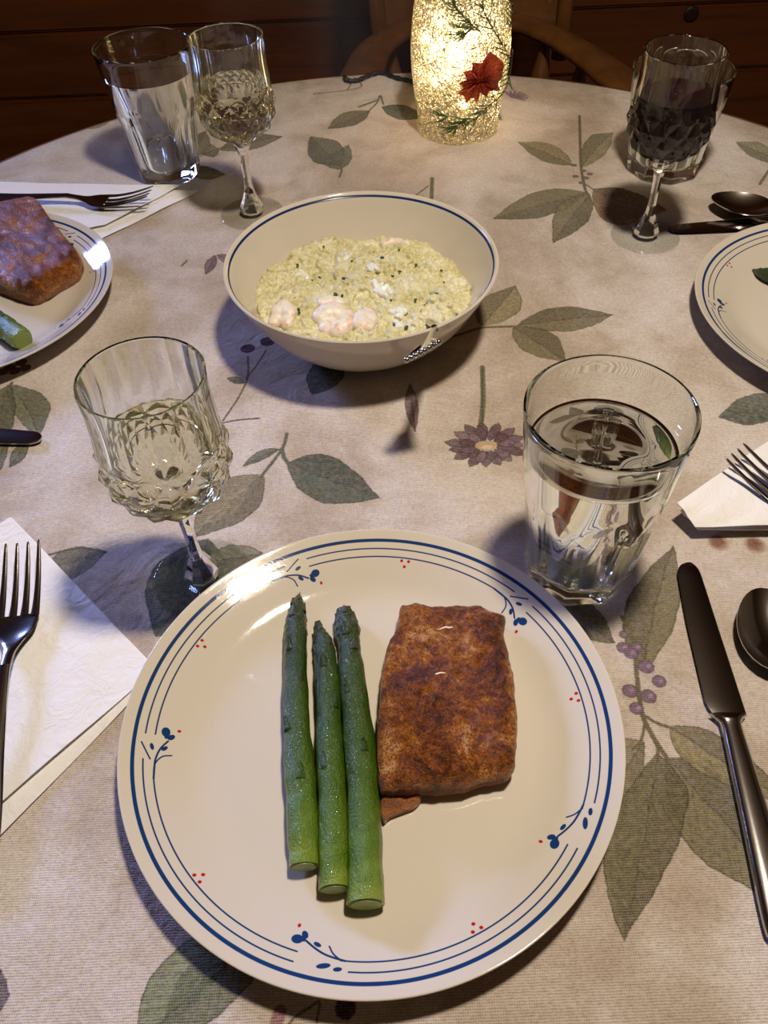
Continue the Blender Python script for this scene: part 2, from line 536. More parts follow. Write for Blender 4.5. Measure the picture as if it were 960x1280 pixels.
# between bowl and front plate
lf((360, 578), (477, 622), (412, 568), (398, 625), DGREEN)
lf((330, 592), (240, 672), (268, 607), (318, 640), (.43, .40, .30)); cloth_print.leaf(wp(312, 605), wp(255, 655), wp(275, 630), wp(293, 640), (.55, .52, .42), veins=False, outline=False, alpha=.6)
lf((352, 560), (303, 583), (325, 563), (330, 574), GREEN); sk([(360, 541), (354, 560), (330, 592)], .0026, (.34, .35, .28)); sk([(354, 560), (357, 572), (365, 582)], .003, (.32, .35, .28))
berry(311, 435, 9, PLUM, False); berry(336, 426, 9.5, PLUM, False)
sk([(311, 445), (311, 470), (300, 495), (280, 525)], .0016); sk([(334, 437), (322, 456), (309, 472)], .0014); lf((308, 478), (284, 472), (298, 470), (296, 479), DGREEN); sk([(278, 528), (300, 524), (325, 522)], .0018)
lf((270, 318), (258, 343), (258, 328), (271, 332), (.40, .30, .33)); lf((272, 318), (291, 332), (278, 326), (286, 318), (.44, .35, .37)); sk([(235, 325), (228, 332)], .002)
# left side
lf((10, 480), (50, 545), (22, 520), (62, 500), (.36, .38, .28)); lf((14, 480), (-10, 560), (-25, 510), (18, 530), (.31, .35, .26)); sk([(5, 495), (16, 478)], .003)
lf((36, 550), (13, 584), (18, 562), (32, 572), (.32, .35, .26)); lf((12, 550), (-10, 600), (-15, 570), (6, 580), (.36, .37, .28))
for x, y in [(14, 458), (28, 452), (5, 464), (33, 459), (20, 463)]: berry(x, y, 7, (.36, .17, .16), False)
lf((52, 712), (136, 688), (90, 684), (92, 722), (.43, .43, .37)); cloth_print.stroke([wp(60, 693), wp(100, 684), wp(134, 689)], .002, (.30, .31, .25))
lf((262, 672), (196, 795), (190, 715), (290, 775), (.27, .32, .27)); lf((330, 690), (252, 700), (290, 680), (290, 720), (.42, .42, .34))
# right edge
lf((1000, 500), (898, 521), (940, 492), (945, 530), DGREEN); sk([(1000, 500), (1020, 485)], .0025)
# bottom
lf((352, 1130), (165, 1320), (205, 1200), (300, 1245), (.40, .43, .33)); cloth_print.leaf(wp(300, 1165), wp(205, 1285), wp(230, 1215), wp(262, 1235), (.30, .34, .26), veins=False, outline=False, alpha=.7)
berry(434, 1258, 13, (.24, .12, .16), False); sk([(400, 1250), (372, 1268), (358, 1285)], .0012); sk([(402, 1252), (398, 1275)], .0012)
sk([(352, 1262), (345, 1285)], .006, (.55, .40, .42), alpha=.6)
lf((-4, 1200), (4, 1262), (-30, 1230), (14, 1238), (.36, .28, .38))
# a few more motifs where the photograph does not look (under the plates and toward the far edge)
for (x, y, a, s_) in [(-.38, .60, .4, .07), (.42, .62, 2.2, .07), (-.05, .50, 1.2, .06), (.45, .42, 4, .07), (-.42, .36, 5.2, .08), (.0, .10, .5, .07), (.33, .12, 2.5, .08), (-.33, .1, 1.0, .07)]:
    b = np.array((x, y)); d = np.array((math.cos(a), math.sin(a))); n_ = np.array((-d[1], d[0]))
    cloth_print.leaf(b, b + d * s_, b + d * s_ * .45 + n_ * .014, b + d * s_ * .4 - n_ * .015, random.choice([OLIVE, GREEN, DGREEN]))
IM_CLOTH = cloth_print.image()

M_CLOTH, nt, bs = new_mat('printed_cotton_cloth')
tc = nd(nt, 'ShaderNodeTexCoord'); uvn = tc.outputs['UV']; obn = tc.outputs['Object']
it = nd(nt, 'ShaderNodeTexImage'); it.image = IM_CLOTH; it.interpolation = 'Cubic'; it.extension = 'CLIP'
wob = nt.nodes.new('ShaderNodeTexNoise'); wob.inputs['Scale'].default_value = 700; wob.inputs['Detail'].default_value = 2
nt.links.new(obn, wob.inputs['Vector'])
wv = nt.nodes.new('ShaderNodeVectorMath'); wv.operation = 'MULTIPLY_ADD'; wv.inputs[1].default_value = (.0012, .0012, 0)
nt.links.new(wob.outputs['Color'], wv.inputs[0]); nt.links.new(uvn, wv.inputs[2])
nt.links.new(wv.outputs[0], it.inputs['Vector'])
w1 = noise(nt, 7, 5, .6, obn, .8); w2 = noise(nt, 9, 3, .6, obn, .3, (1, .28, 1)); w3 = noise(nt, 24, 4, .65, obn, .5)
wash = math_(nt, 'ADD', math_(nt, 'MULTIPLY', w1, .45), math_(nt, 'ADD', math_(nt, 'MULTIPLY', w2, .35), math_(nt, 'MULTIPLY', w3, .2)))
base = ramp(nt, wash, [(.36, (.35, .275, .20)), (.46, (.45, .375, .30)), (.53, (.56, .49, .43)), (.64, (.64, .59, .55))])
# weave
wx = nt.nodes.new('ShaderNodeTexWave'); wx.bands_direction = 'X'; wx.inputs['Scale'].default_value = 290; wx.inputs['Distortion'].default_value = 1.4; wx.inputs['Detail'].default_value = 1; wx.inputs['Detail Scale'].default_value = 1.0
wy = nt.nodes.new('ShaderNodeTexWave'); wy.bands_direction = 'Y'; wy.inputs['Scale'].default_value = 270; wy.inputs['Distortion'].default_value = 1.6; wy.inputs['Detail'].default_value = 1; wy.inputs['Detail Scale'].default_value = 1.0
nt.links.new(obn, wx.inputs[0]); nt.links.new(obn, wy.inputs[0])
weave = math_(nt, 'ADD', math_(nt, 'MULTIPLY', wx.outputs['Fac'], .32), math_(nt, 'MULTIPLY', wy.outputs['Fac'], .68))
fib = noise(nt, 900, 3, .75, obn, 0, (.6, 1, 1)); slub = noise(nt, 330, 3, .7, obn)
wv_f = math_(nt, 'ADD', math_(nt, 'MULTIPLY', weave, .42), math_(nt, 'ADD', math_(nt, 'MULTIPLY', fib, .62), math_(nt, 'MULTIPLY', slub, .55)))
wcol = ramp(nt, wv_f, [(.52, (.62, .585, .56)), (.94, (1.15, 1.15, 1.16))])
al = math_(nt, 'MULTIPLY', it.outputs['Alpha'], ramp(nt, wv_f, [(.66, 1.0), (1.0, .78)]))
pr = mix(nt, al, base, it.outputs['Color'])
fin = mix(nt, 1.0, pr, wcol, 'MULTIPLY')
nt.links.new(fin, bs.inputs['Base Color'])
bs.inputs['Roughness'].default_value = .95; bs.inputs['Specular IOR Level'].default_value = .12
crease = noise(nt, 38, 5, .6, obn, .6)
hgt = math_(nt, 'ADD', math_(nt, 'MULTIPLY', wv_f, .25), math_(nt, 'MULTIPLY', crease, 3.2))
bump(nt, bs, hgt, .7, .0016)

nth = 240
rad_list = list(np.linspace(0.02, TR - .02, 39)) + [TR + .005] + [TR + .0065, TR + .0078, TR + .009]
drop = [0, .003, .010] + []
R_, UVs = [], []
thc = np.linspace(0, 2 * PI, nth, endpoint=False)
for i, r in enumerate(rad_list):
    z = 0 if i < 40 else (-.0004, -.0020, -.012)[i - 40]
    R_.append(np.stack([TCX + r * np.cos(thc), TCY + r * np.sin(thc), np.full(nth, z)], 1)); UVs.append((r + max(0, -z)) * np.ones(nth))
for j, dz in enumerate(np.linspace(.04, .26, 12)):
    f_ = dz / .26
    rr = TR + .010 + .018 * f_ + f_ * .020 * np.sin(15 * thc + 1.2 * np.sin(3 * thc)) + .012 * f_ * np.sin(8 * thc + 2)
    R_.append(np.stack([TCX + rr * np.cos(thc), TCY + rr * np.sin(thc), np.full(nth, -dz)], 1)); UVs.append((TR + dz) * np.ones(nth))
cloth_me = rings(R_, True, False)
uvr = np.concatenate(UVs + [np.zeros(1)]); tha = np.concatenate([np.tile(thc, len(R_)), [0]])
uv_planar(cloth_me, CX0, CY0, CS, np.stack([TCX + uvr * np.cos(tha), TCY + uvr * np.sin(tha)], 1))
cloth = link('tablecloth', cloth_me, M_CLOTH, None, (0, 0, 0), smooth=180)
tag(cloth, 'beige woven tablecloth printed with leaves, berries and a purple aster, covering the round table', 'tablecloth')

# ================================================================== PLATES
plate_print = Print('plate_print', 2048, -.132, -.132, .264, (.06, .18, .36))
BLUE, RED = (.090, .215, .400), (.72, .08, .09)


def pol(ang, rr, s_=0.0):
    """local point at angle `ang`, radius rr, offset s_ metres counter-clockwise along the rim"""
    a = ang + s_ / .114
    return np.array((rr * math.cos(a), rr * math.sin(a)))


def arcp(a0, a1, r, w):
    n_ = max(3, int(abs(a1 - a0) * 24))
    plate_print.stroke([pol(a, r) for a in np.linspace(a0, a1, n_)], w, BLUE)


for i in range(24): arcp(i * PI / 12 - .01, (i + 1) * PI / 12 + .01, .1232, .0019)
MOT = [math.radians(41.6 + 72 * i) for i in range(5)]
mm = .001
for i, a in enumerate(MOT):
    an = a + 2 * PI / 5
    # s>0 is counter-clockwise; the tulip head sits on the clockwise side
    kind = 'B' if i in (3, 4) else 'A'
    g0, g1 = 9.0 * mm / .114, 6.5 * mm / .114
    if kind == 'A':
        arcp(a + 3 * mm / .114, an - 11 * mm / .114, .1183, .0008)
        arcp(a + 13 * mm / .114, an - 11 * mm / .114, .1136, .0008)
        S = lambda pts, w: plate_print.stroke([pol(a, r_, s_ * mm) for r_, s_ in pts], w, BLUE)
        S([(.1136, 14), (.1130, 8), (.1125, 3), (.1105, -3), (.1072, -8)], .0010)
        S([(.1136, 13), (.1128, 6), (.1095, 1.5), (.1050, .5)], .0008)
        S([(.1150, 3), (.1172, -1.5), (.1196, -6)], .0008)
        for (r_, s_, A_, B_, rot) in [(.1145, -4, 2.0, .95, .25), (.1085, -3.4, 1.8, 1.05, -.9)]:
            plate_print.ellipse(pol(a, r_, s_ * mm), A_ * mm, B_ * mm, a + PI / 2 + rot, BLUE)
        hd = (.1078, -11.5)
    else:
        arcp(a + 13 * mm / .114, an - 11 * mm / .114, .1183, .0008)
        arcp(a + 9 * mm / .114, an - 11 * mm / .114, .1136, .0008)
        S = lambda pts, w: plate_print.stroke([pol(a, r_, s_ * mm) for r_, s_ in pts], w, BLUE)
        S([(.1136, 11), (.1128, 6), (.1118, 1), (.1100, -4), (.1078, -9)], .0010)
        S([(.1136, 9), (.1110, 5), (.1080, 2.5)], .0008)
        for (r_, s_, A_, B_, rot) in [(.1170, 2.0, 3.2, 1.2, .3), (.1176, 8.2, 2.0, 1.0, .25), (.1082, -3.2, 1.9, 1.0, -.3)]:
            plate_print.ellipse(pol(a, r_, s_ * mm), A_ * mm, B_ * mm, a + PI / 2 + rot, BLUE)
        hd = (.1072, -11.5)
    for dr_, ds_, A_, B_, rot_ in ((.0010, -1.7, 2.7, 2.15, .1), (-.0019, 1.0, 2.0, 1.4, -.95), (.0002, .6, 1.7, 1.2, -.4)):
        plate_print.ellipse(pol(a, hd[0] + dr_, (hd[1] + ds_) * mm), A_ * mm, B_ * mm, a + PI / 2 + rot_, BLUE)
    plate_print.ellipse(pol(a, hd[0] - .0052, (hd[1] - 3.6) * mm), 1.0 * mm, .8 * mm, a, RED)
    ad = a - math.radians(35.7)
    for r_, s_ in [(.1118, 2.2), (.1118, -2.2), (.1086, 0)]:
        plate_print.ellipse(pol(ad, r_, s_ * mm), .95 * mm, .85 * mm, 0, RED)
IM_PLATE = plate_print.image()
M_PLATE, nt, bs = new_mat('cream_glazed_glass_plate')
it = nd(nt, 'ShaderNodeTexImage'); it.image = IM_PLATE; it.extension = 'CLIP'; it.interpolation = 'Cubic'
nt.links.new(nd(nt, 'ShaderNodeTexCoord').outputs['UV'], it.inputs[0])
nt.links.new(mix(nt, it.outputs['Alpha'], (.60, .535, .435), it.outputs['Color']), bs.inputs['Base Color'])
bs.inputs['Roughness'].default_value = .075; bs.inputs['Specular IOR Level'].default_value = .5
nz = noise(nt, 160, 4, .7); bump(nt, bs, nz, .08, .0008)

PL = [(.0015, .0040), (.03, .0039), (.06, .0038), (.082, .0038), (.090, .0044), (.097, .0062), (.104, .0092), (.111, .0124), (.118, .0154),
      (.124, .0180), (.1284, .0200), (.1297, .0204), (.1302, .0199), (.1295, .0188), (.124, .0158), (.117, .0125), (.108, .0086), (.100, .0048), (.094, .0018), (.088, .0004), (.08, .0002), (.04, .0002), (.0015, .0002)]
plate_me = lathe(curve2(PL, 4), 160)
uv_planar(plate_me, -.132, -.132, .264)
WELL = .0042
CF, CL, CR = (-.0118, .2134), (-.3553, .6361), (.3885, .5581)
plate_me.materials.append(M_PLATE)
plate_me.shade_smooth(); plate_me.set_sharp_from_angle(angle=math.radians(60))
for (c, rz, lab) in ((CF, 0, 'cream dinner plate in front holding three asparagus spears and a salmon fillet'),
                     (CL, .17, 'cream dinner plate at the left edge with a salmon fillet cut by the frame'),
                     (CR, 1.06, 'nearly empty cream dinner plate at the right edge beside the red wine')):
    o = bpy.data.objects.new('dinner_plate', plate_me); COL.objects.link(o)
    o.location = (c[0], c[1], TZ + .0004); o.rotation_euler = (0, 0, rz)
    tag(o, lab, 'plate', 'blue banded dinner plates')


# ================================================================== SALMON
def salmon_mat():
    m, nt, bs = new_mat('spiced_salmon')
    ob = nd(nt, 'ShaderNodeTexCoord').outputs['Object']
    a = noise(nt, 48, 7, .66, ob, .6); b = noise(nt, 1000, 3, .75, ob); c = noise(nt, 300, 4, .7, ob, .5)
    f = math_(nt, 'ADD', math_(nt, 'MULTIPLY', a, .5), math_(nt, 'ADD', math_(nt, 'MULTIPLY', b, .22), math_(nt, 'MULTIPLY', c, .28)))
    col = ramp(nt, f, [(.39, (.040, .010, .002)), (.455, (.150, .038, .005)), (.51, (.34, .098, .011)), (.555, (.52, .18, .028)), (.60, (.76, .41, .16))])
    sp = ramp(nt, b, [(.36, 0.0), (.42, 1.0)])
    col = mix(nt, sp, (.028, .009, .004), col)
    # paler cooked flesh low on the sides
    sepz = nd(nt, 'ShaderNodeSeparateXYZ'); nt.links.new(ob, sepz.inputs[0])
    zl = math_(nt, 'ADD', sepz.outputs['Z'], math_(nt, 'MULTIPLY', c, .006))
    flesh = ramp(nt, zl, [(.0075, 1.0), (.0105, 0.0)])
    col = mix(nt, math_(nt, 'MULTIPLY', flesh, .55), col, (.55, .25, .12))
    nt.links.new(col, bs.inputs['Base Color'])
    bs.inputs['Roughness'].default_value = .42
    nt.links.new(ramp(nt, a, [(.4, .5), (.60, .18)]), bs.inputs['Roughness'])
    bs.inputs['Subsurface Weight'].default_value = .06; bs.inputs['Subsurface Radius'].default_value = (.004, .0015, .0006)
    bump(nt, bs, math_(nt, 'ADD', math_(nt, 'MULTIPLY', b, 1.3), math_(nt, 'MULTIPLY', c, 1.5)), 1.0, .0022)
    return m


M_SALMON = salmon_mat()


def resample_closed(P, n):
    P = np.vstack([P, P[:1]]); s_ = np.r_[0, np.cumsum(np.linalg.norm(np.diff(P, axis=0), axis=1))]
    t = np.linspace(0, s_[-1], n, endpoint=False)
    return np.stack([np.interp(t, s_, P[:, k]) for k in range(P.shape[1])], 1)


def slab(outline, h, n=160, rough=.0006, seed=0, top=None, base=1.0):
    """a food slab with the given (x,y) outline; rounded shoulders, uneven top"""
    P = resample_closed(np.asarray(outline, float), n)
    for _ in range(2): P = .25 * np.roll(P, 1, 0) + .5 * P + .25 * np.roll(P, -1, 0)
    C = P.mean(0); rg = np.random.default_rng(seed)
    lev = [(.02, 1), (.12, 1), (.22, 1), (.32, 1), (.42, 1.0), (.52, .995), (.62, .985), (.71, .97), (.79, .945), (.86, .91), (.92, .86), (.965, .78), (.99, .66), (1.0, .52), (.998, .38), (.988, .24), (.972 * base, .10), (.955 * base, 0.0), (.6, 0), (.05, 0)]
    R = []
    for k, (sc_, zf) in enumerate(lev):
        q = C + (P - C) * sc_
        z = np.full(n, h * zf)
        if zf > .05:
            x, y = q[:, 0], q[:, 1]
            z = z + zf * (.0012 * np.sin(x * 130 + seed) * np.sin(y * 110 + 2 * seed) + .0007 * np.sin(x * 420 + 3) * np.sin(y * 380 + 1))
            if top: z = z * top(x, y)
            nz_ = sum(np.sin(x * f_ + 1.7 * np.sin(y * f_ * .8 + seed)) * np.sin(y * f_ * 1.1 + 1.3 * np.sin(x * f_ * .7)) / f_ for f_ in (300, 520, 900, 1500))
            z = z + zf * .13 * nz_; q = q + ((q - C) / .04) * (nz_ * .10)[:, None]
        R.append(np.c_[q, z])
    return rings(R[::-1])


fo = [(500, 763), (520, 762), (548, 766), (575, 765), (602, 766), (632, 777), (629, 798), (636, 830), (643, 865), (646, 905), (643, 968), (634, 977), (604, 982), (580, 990), (556, 993), (530, 992), (498, 993), (474, 994), (471, 960), (472, 925), (474, 880), (478, 845), (484, 812), (495, 795)]
fc = W(560, 880, .012)
out = [W(x, y, .012)[:2] - fc[:2] for x, y in fo]
sal = empty('salmon_fillet', (fc[0], fc[1], WELL + .0004))
tag(sal, 'spice-crusted salmon fillet on the front plate, right of the asparagus', 'salmon', 'baked salmon fillets')
link('fillet_body', slab(out, .0205, 200, seed=3), M_SALMON, sal, smooth=180)
fo2 = [(476, 985), (500, 984), (527, 990), (526, 1000), (518, 1008), (500, 1014), (486, 1020), (479, 1028), (475, 1015)]
out2 = [W(x, y, .010)[:2] - fc[:2] for x, y in fo2]
link('loose_flake', slab(out2, .0062, 70, seed=5), M_SALMON, sal, smooth=180)
# two pale streaks of fat on the crust
M_FAT = plain('salmon_fat', (.72, .62, .52), .4)
for (xa, ya, xb, yb) in ((546, 787, 577, 783), (522, 844, 560, 842)):
    P_ = [W(xa + (xb - xa) * t, ya + (yb - ya) * t + 1.0 * math.sin(14 * t), .0245) for t in np.linspace(0, 1, 9)]
    P_ = np.array([(p[0] - fc[0], p[1] - fc[1], .0204) for p in P_])
    link('fat_streak', tube(P_, .0006 * np.sin(np.linspace(.15, PI - .15, 9)) + .0001, 8), M_FAT, sal, smooth=180)

fl = [(-30, 272), (0, 265), (25, 260), (44, 257), (54, 264), (70, 288), (90, 312), (106, 331), (100, 343), (75, 355), (55, 368), (42, 374), (20, 368), (0, 360), (-30, 352)]
lc = W(20, 320, .016)
outl = [W(x, y, .014)[:2] - lc[:2] for x, y in fl]
sal2 = empty('salmon_fillet', (lc[0], lc[1], WELL + .0004))
tag(sal2, 'dark glazed salmon fillet cut by the left edge of the photo', 'salmon', 'baked salmon fillets')
link('fillet_body', slab(outl, .026, 160, seed=8), M_SALMON, sal2, smooth=180)


# ================================================================== ASPARAGUS
def asp_mat():
    m, nt, bs = new_mat('cooked_asparagus')
    at = nd(nt, 'ShaderNodeAttribute'); at.attribute_name = 'along'
    ob = nd(nt, 'ShaderNodeTexCoord').outputs['Object']
    n1 = noise(nt, 120, 4, .6, ob); n2 = noise(nt, 900, 3, .6, ob)
    f = math_(nt, 'ADD', at.outputs['Fac'], math_(nt, 'MULTIPLY', math_(nt, 'SUBTRACT', n1, .5), .35))
    col = ramp(nt, f, [(.0, (.19, .26, .030)), (.14, (.090, .165, .007)), (.40, (.042, .086, .003)), (.70, (.021, .045, .004)), (1, (.028, .040, .010))])
    nt.links.new(col, bs.inputs['Base Color'])
    bs.inputs['Roughness'].default_value = .28
    bs.inputs['Coat Weight'].default_value = .35; bs.inputs['Specular IOR Level'].default_value = .3; bs.inputs['Coat Roughness'].default_value = .06
    cb = nt.nodes.new('ShaderNodeBump'); cb.inputs['Strength'].default_value = 1.0; cb.inputs['Distance'].default_value = .0016; nt.links.new(noise(nt, 520, 2, .6, ob), cb.inputs['Height']); nt.links.new(cb.outputs[0], bs.inputs['Coat Normal'])
    bump(nt, bs, math_(nt, 'ADD', n2, math_(nt, 'MULTIPLY', n1, 2.5)), .7, .0014)
    return m


M_ASP = asp_mat()
M_ASPCUT = plain('asparagus_cut_end', (.19, .25, .06), .4)


def along_attr(me, vals):
    a = me.attributes.new('along', 'FLOAT', 'POINT'); a.data.foreach_set('value', np.asarray(vals, np.float32))


def spear(px, wd, z0, label, bracts, seed, org, tipbend=0.0):
    """px: photo points from butt to tip, wd: widths in pixels there"""
    rg = np.random.default_rng(seed)
    P = []; r = []
    for (x, y), w in zip(px, wd):
        rr = .5 * np.linalg.norm(W(x + w / 2, y, .012) - W(x - w / 2, y, .012))
        P.append(W(x, y, z0 + rr)); r.append(rr)
    P = curve2(P, 14); r = curve2(np.c_[r, r], 14)[:, 0]
    r = np.maximum(r, .0008)
    P = P - np.array(org)
    P[:, 2] = r + .0002
    n = 20; m_ = len(P); T, N, B = frames(P)
    s_ = np.linspace(0, 1, m_)
    ph = rg.uniform(0, 6)

    def fac(th, i):
        f = 1 + .03 * np.sin(3 * th + ph + 5 * s_[i]) + .02 * np.sin(7 * th + 9 * s_[i]) + .035 * math.sin(s_[i] * 31 + ph) + .02 * math.sin(s_[i] * 67 + 2 * ph)
        if s_[i] > .62:
            k_ = (s_[i] - .62) / .38
            f = f + .20 * k_ * np.abs(np.sin(2.5 * th + PI * np.floor(s_[i] * 26) * .5)) * (1 - ((s_[i] * 26) % 1)) - .06 * k_
        return f
    root = empty('asparagus_spear', org)
    tag(root, label, 'asparagus', 'cooked asparagus spears')
    me = tube(P, r, n, True, fac)
    along_attr(me, np.r_[np.repeat(s_, n), 0, 1])
    link('stalk', me, M_ASP, root, smooth=70)
    # pale cut end
    c0 = P[0]; th = np.linspace(0, 2 * PI, 16, endpoint=False)
    rr0 = r[0] * .86
    R = [c0 - T[0] * .0006 * k + (rr0 * q) * (np.cos(th)[:, None] * N[0] + np.sin(th)[:, None] * B[0]) for k, q in ((-1, 1), (1, .98), (1.4, .6), (1.2, .1))]
    link('cut_end', rings(R), M_ASPCUT, root, smooth=50)
    # triangular bracts hugging the stalk
    for (t, ang, ln) in bracts:
        i = int(t * (m_ - 1)); L = ln; hw = r[i] * .62
        rows = []
        for u in np.linspace(0, 1, 7):
            ii = min(m_ - 1, i + int(u * L / max(1e-6, np.linalg.norm(P[i + 1] - P[i]))))
            rr = r[ii] * 1.0 + .0003 + .0007 * u * u
            wv_ = hw * (1 - u) ** .7 * (1.0 if u > .05 else .8) + .0001
            row = []
            for v in np.linspace(-1, 1, 7):
                a = ang + v * wv_ / r[ii]
                rad = rr + .0004 * (1 - abs(v)) - .0009 * abs(v)
                row.append(P[ii] + rad * (math.cos(a) * N[ii] + math.sin(a) * B[ii]))
            rows.append(np.array(row))
        mb = rings(rows, False, False, wrap=False)
        along_attr(mb, np.full(len(mb.vertices), min(1, t + .25)))
        o = link('bract', mb, M_ASP, root, smooth=180)
        sm = o.modifiers.new('thick', 'SOLIDIFY'); sm.thickness = .0006; sm.offset = -1
    return root


zpl = WELL + .0006
o1 = W(375, 900, .01); o1[2] = zpl
BR1 = [(.30, .1, .010), (.46, -.9, .010), (.60, .5, .010), (.70, -.6, .010), (.78, .8, .009), (.84, -.2, .009), (.88, 1.1, .008), (.92, -1.0, .008), (.95, .3, .007)]
spear([(380, 1084), (379, 1050), (377, 1000), (374, 950), (371, 900), (370, 850), (370, 800), (371, 770), (374, 744)],
      [37, 39, 39, 37, 33, 31, 28, 25, 5], WELL, 'left asparagus spear of the three on the front plate, longest toward the bowl', BR1, 1, o1)
o2 = W(414, 960, .01); o2[2] = zpl
spear([(418, 1112), (417, 1080), (416, 1020), (413, 960), (411, 900), (409, 850), (406, 815), (401, 795), (396, 779)],
      [38, 39, 38, 35, 32, 30, 27, 18, 5], WELL, 'short middle asparagus spear between two others on the front plate', [(.36, -.4, .010), (.52, .7, .010), (.66, -.2, .010), (.76, .7, .009), (.84, -.8, .009), (.9, .2, .008), (.95, 1, .006)], 2, o2)
o3 = W(452, 950, .01); o3[2] = zpl
spear([(458, 1131), (457, 1090), (455, 1030), (452, 970), (447, 910), (440, 850), (437, 810), (434, 785), (430, 766)],
      [46, 46, 42, 40, 38, 33, 28, 30, 20], WELL, 'right asparagus spear on the front plate, ragged tip, next to the salmon', [(.42, .3, .009), (.58, -.5, .009), (.72, .5, .009), (.8, -.3, .009), (.86, .9, .009), (.9, -1, .008), (.94, .1, .008), (.965, .8, .007)], 3, o3)
o4 = W(0, 405, .01); o4[2] = zpl
spear([(29, 426), (10, 412), (-15, 394), (-45, 372), (-75, 352)], [27, 28, 27, 25, 20], WELL, 'asparagus spear with its cut end showing on the left plate, near edge', [(.3, .2, .009)], 4, o4)
o5 = W(985, 348, .01); o5[2] = zpl
spear([(1065, 362), (1040, 358), (1010, 353), (980, 348), (958, 344), (941, 339)], [24, 24, 23, 22, 17, 4], WELL, 'asparagus tip just entering the frame on the right plate', [(.6, .2, .01), (.75, 1.0, .009)], 5, o5)

# ================================================================== SERVING BOWL, RISOTTO, SHRIMP
BX, BY = -.0094, .5785
M_BOWL = plain('cream_bowl_glass', (.60, .535, .435), .12)
nt = M_BOWL.node_tree; bump(nt, nt.nodes['Principled BSDF'], noise(nt, 200, 2), .03, .0005)
M_BAND = plain('blue_rim_band', (.008, .028, .11), .2)
outer = [(.001, .0), (.048, 0), (.052, .0012), (.060, .0050), (.073, .0150), (.085, .0285), (.094, .0430), (.1002, .0545), (.1043, .0637), (.1059, .0658)]
inner = [(.1052, .0666), (.1033, .0658), (.1006, .0619), (.0962, .0532), (.0900, .0425), (.0806, .0285), (.0690, .0160), (.056, .0072), (.047, .0048), (.001, .0045)]
bowl = empty('serving_bowl', (BX, BY, .0004))
tag(bowl, 'deep cream serving bowl with a thin blue rim holding the risotto', 'bowl')
link('bowl_body', lathe(np.vstack([curve2(outer, 5), curve2(inner, 5)]), 160), M_BOWL, bowl, smooth=60)
link('rim_band', lathe([(.1012, .0631), (.1022, .0647), (.1024, .0646), (.1014, .0630), (.1012, .0631)], 160, False, False), M_BAND, bowl, smooth=180)

FZ = .0385


def food_z(x, y):
    return FZ + .0035 * np.sin(x * 55 + 1) * np.sin(y * 60) + .0022 * np.sin(x * 140 + 2) * np.sin(y * 120 + 1) - .004 * ((x ** 2 + y ** 2) / .088 ** 2) ** 2


def riso_mat():
    m, nt, bs = new_mat('creamy_risotto')
    ob = nd(nt, 'ShaderNodeTexCoord').outputs['Object']
    a = noise(nt, 60, 4, .6, ob); b = noise(nt, 420, 3, .6, ob)
    f = math_(nt, 'ADD', math_(nt, 'MULTIPLY', a, .5), math_(nt, 'MULTIPLY', b, .5))
    nt.links.new(ramp(nt, f, [(.34, (.40, .345, .11)), (.43, (.58, .52, .24)), (.54, (.70, .65, .40)), (.66, (.82, .79, .64))]), bs.inputs['Base Color'])
    bs.inputs['Roughness'].default_value = .5
    bs.inputs['Subsurface Weight'].default_value = .25; bs.inputs['Subsurface Radius'].default_value = (.004, .003, .0015)
    bump(nt, bs, b, .8, .0016)
    return m


M_RISO = riso_mat()
M_CHIVE = plain('chopped_chives', (.020, .060, .012), .4)


def ell(n1=6, n2=8):
    th = np.linspace(0, PI, n1 + 1)[1:-1]; ph = np.linspace(0, 2 * PI, n2, endpoint=False)
    V = [(0, 0, 1.0)] + [(math.sin(t) * math.cos(p), math.sin(t) * math.sin(p), math.cos(t)) for t in th for p in ph] + [(0, 0, -1.0)]
    F = []
    m_ = len(th)
    for j in range(n2): F.append((0, 1 + j, 1 + (j + 1) % n2))
    for i in range(m_ - 1):
        for j in range(n2):
            a = 1 + i * n2 + j; b = 1 + i * n2 + (j + 1) % n2; F.append((a, a + n2, b + n2, b))
    for j in range(n2):
        a = 1 + (m_ - 1) * n2; F.append((len(V) - 1, a + (j + 1) % n2, a + j))
    return np.array(V), F


EV, EF = ell()


def fuse(me, voxel, smooth=4):
    """melt overlapping lumps into one soft surface"""
    o = bpy.data.objects.new('fuse', me); COL.objects.link(o)
    r_ = o.modifiers.new('r', 'REMESH'); r_.mode = 'VOXEL'; r_.voxel_size = voxel
    if smooth:
        sm_ = o.modifiers.new('s', 'SMOOTH'); sm_.iterations = smooth; sm_.factor = .5
    dg = bpy.context.evaluated_depsgraph_get()
    out_ = bpy.data.meshes.new_from_object(o.evaluated_get(dg))
    bpy.data.objects.remove(o); bpy.data.meshes.remove(me)
    return out_


def scatter(items):
    """items: (centre, (sx,sy,sz), euler) -> one mesh of small ellipsoids"""
    V, F = [], []
    from mathutils import Euler
    for c, s_, e in items:
        Rm = np.array(Euler(e).to_matrix()); off = len(V)
        V.extend((EV * np.array(s_)) @ Rm.T + np.array(c)); F.extend([tuple(i + off for i in f) for f in EF])
    return mesh(V, F)


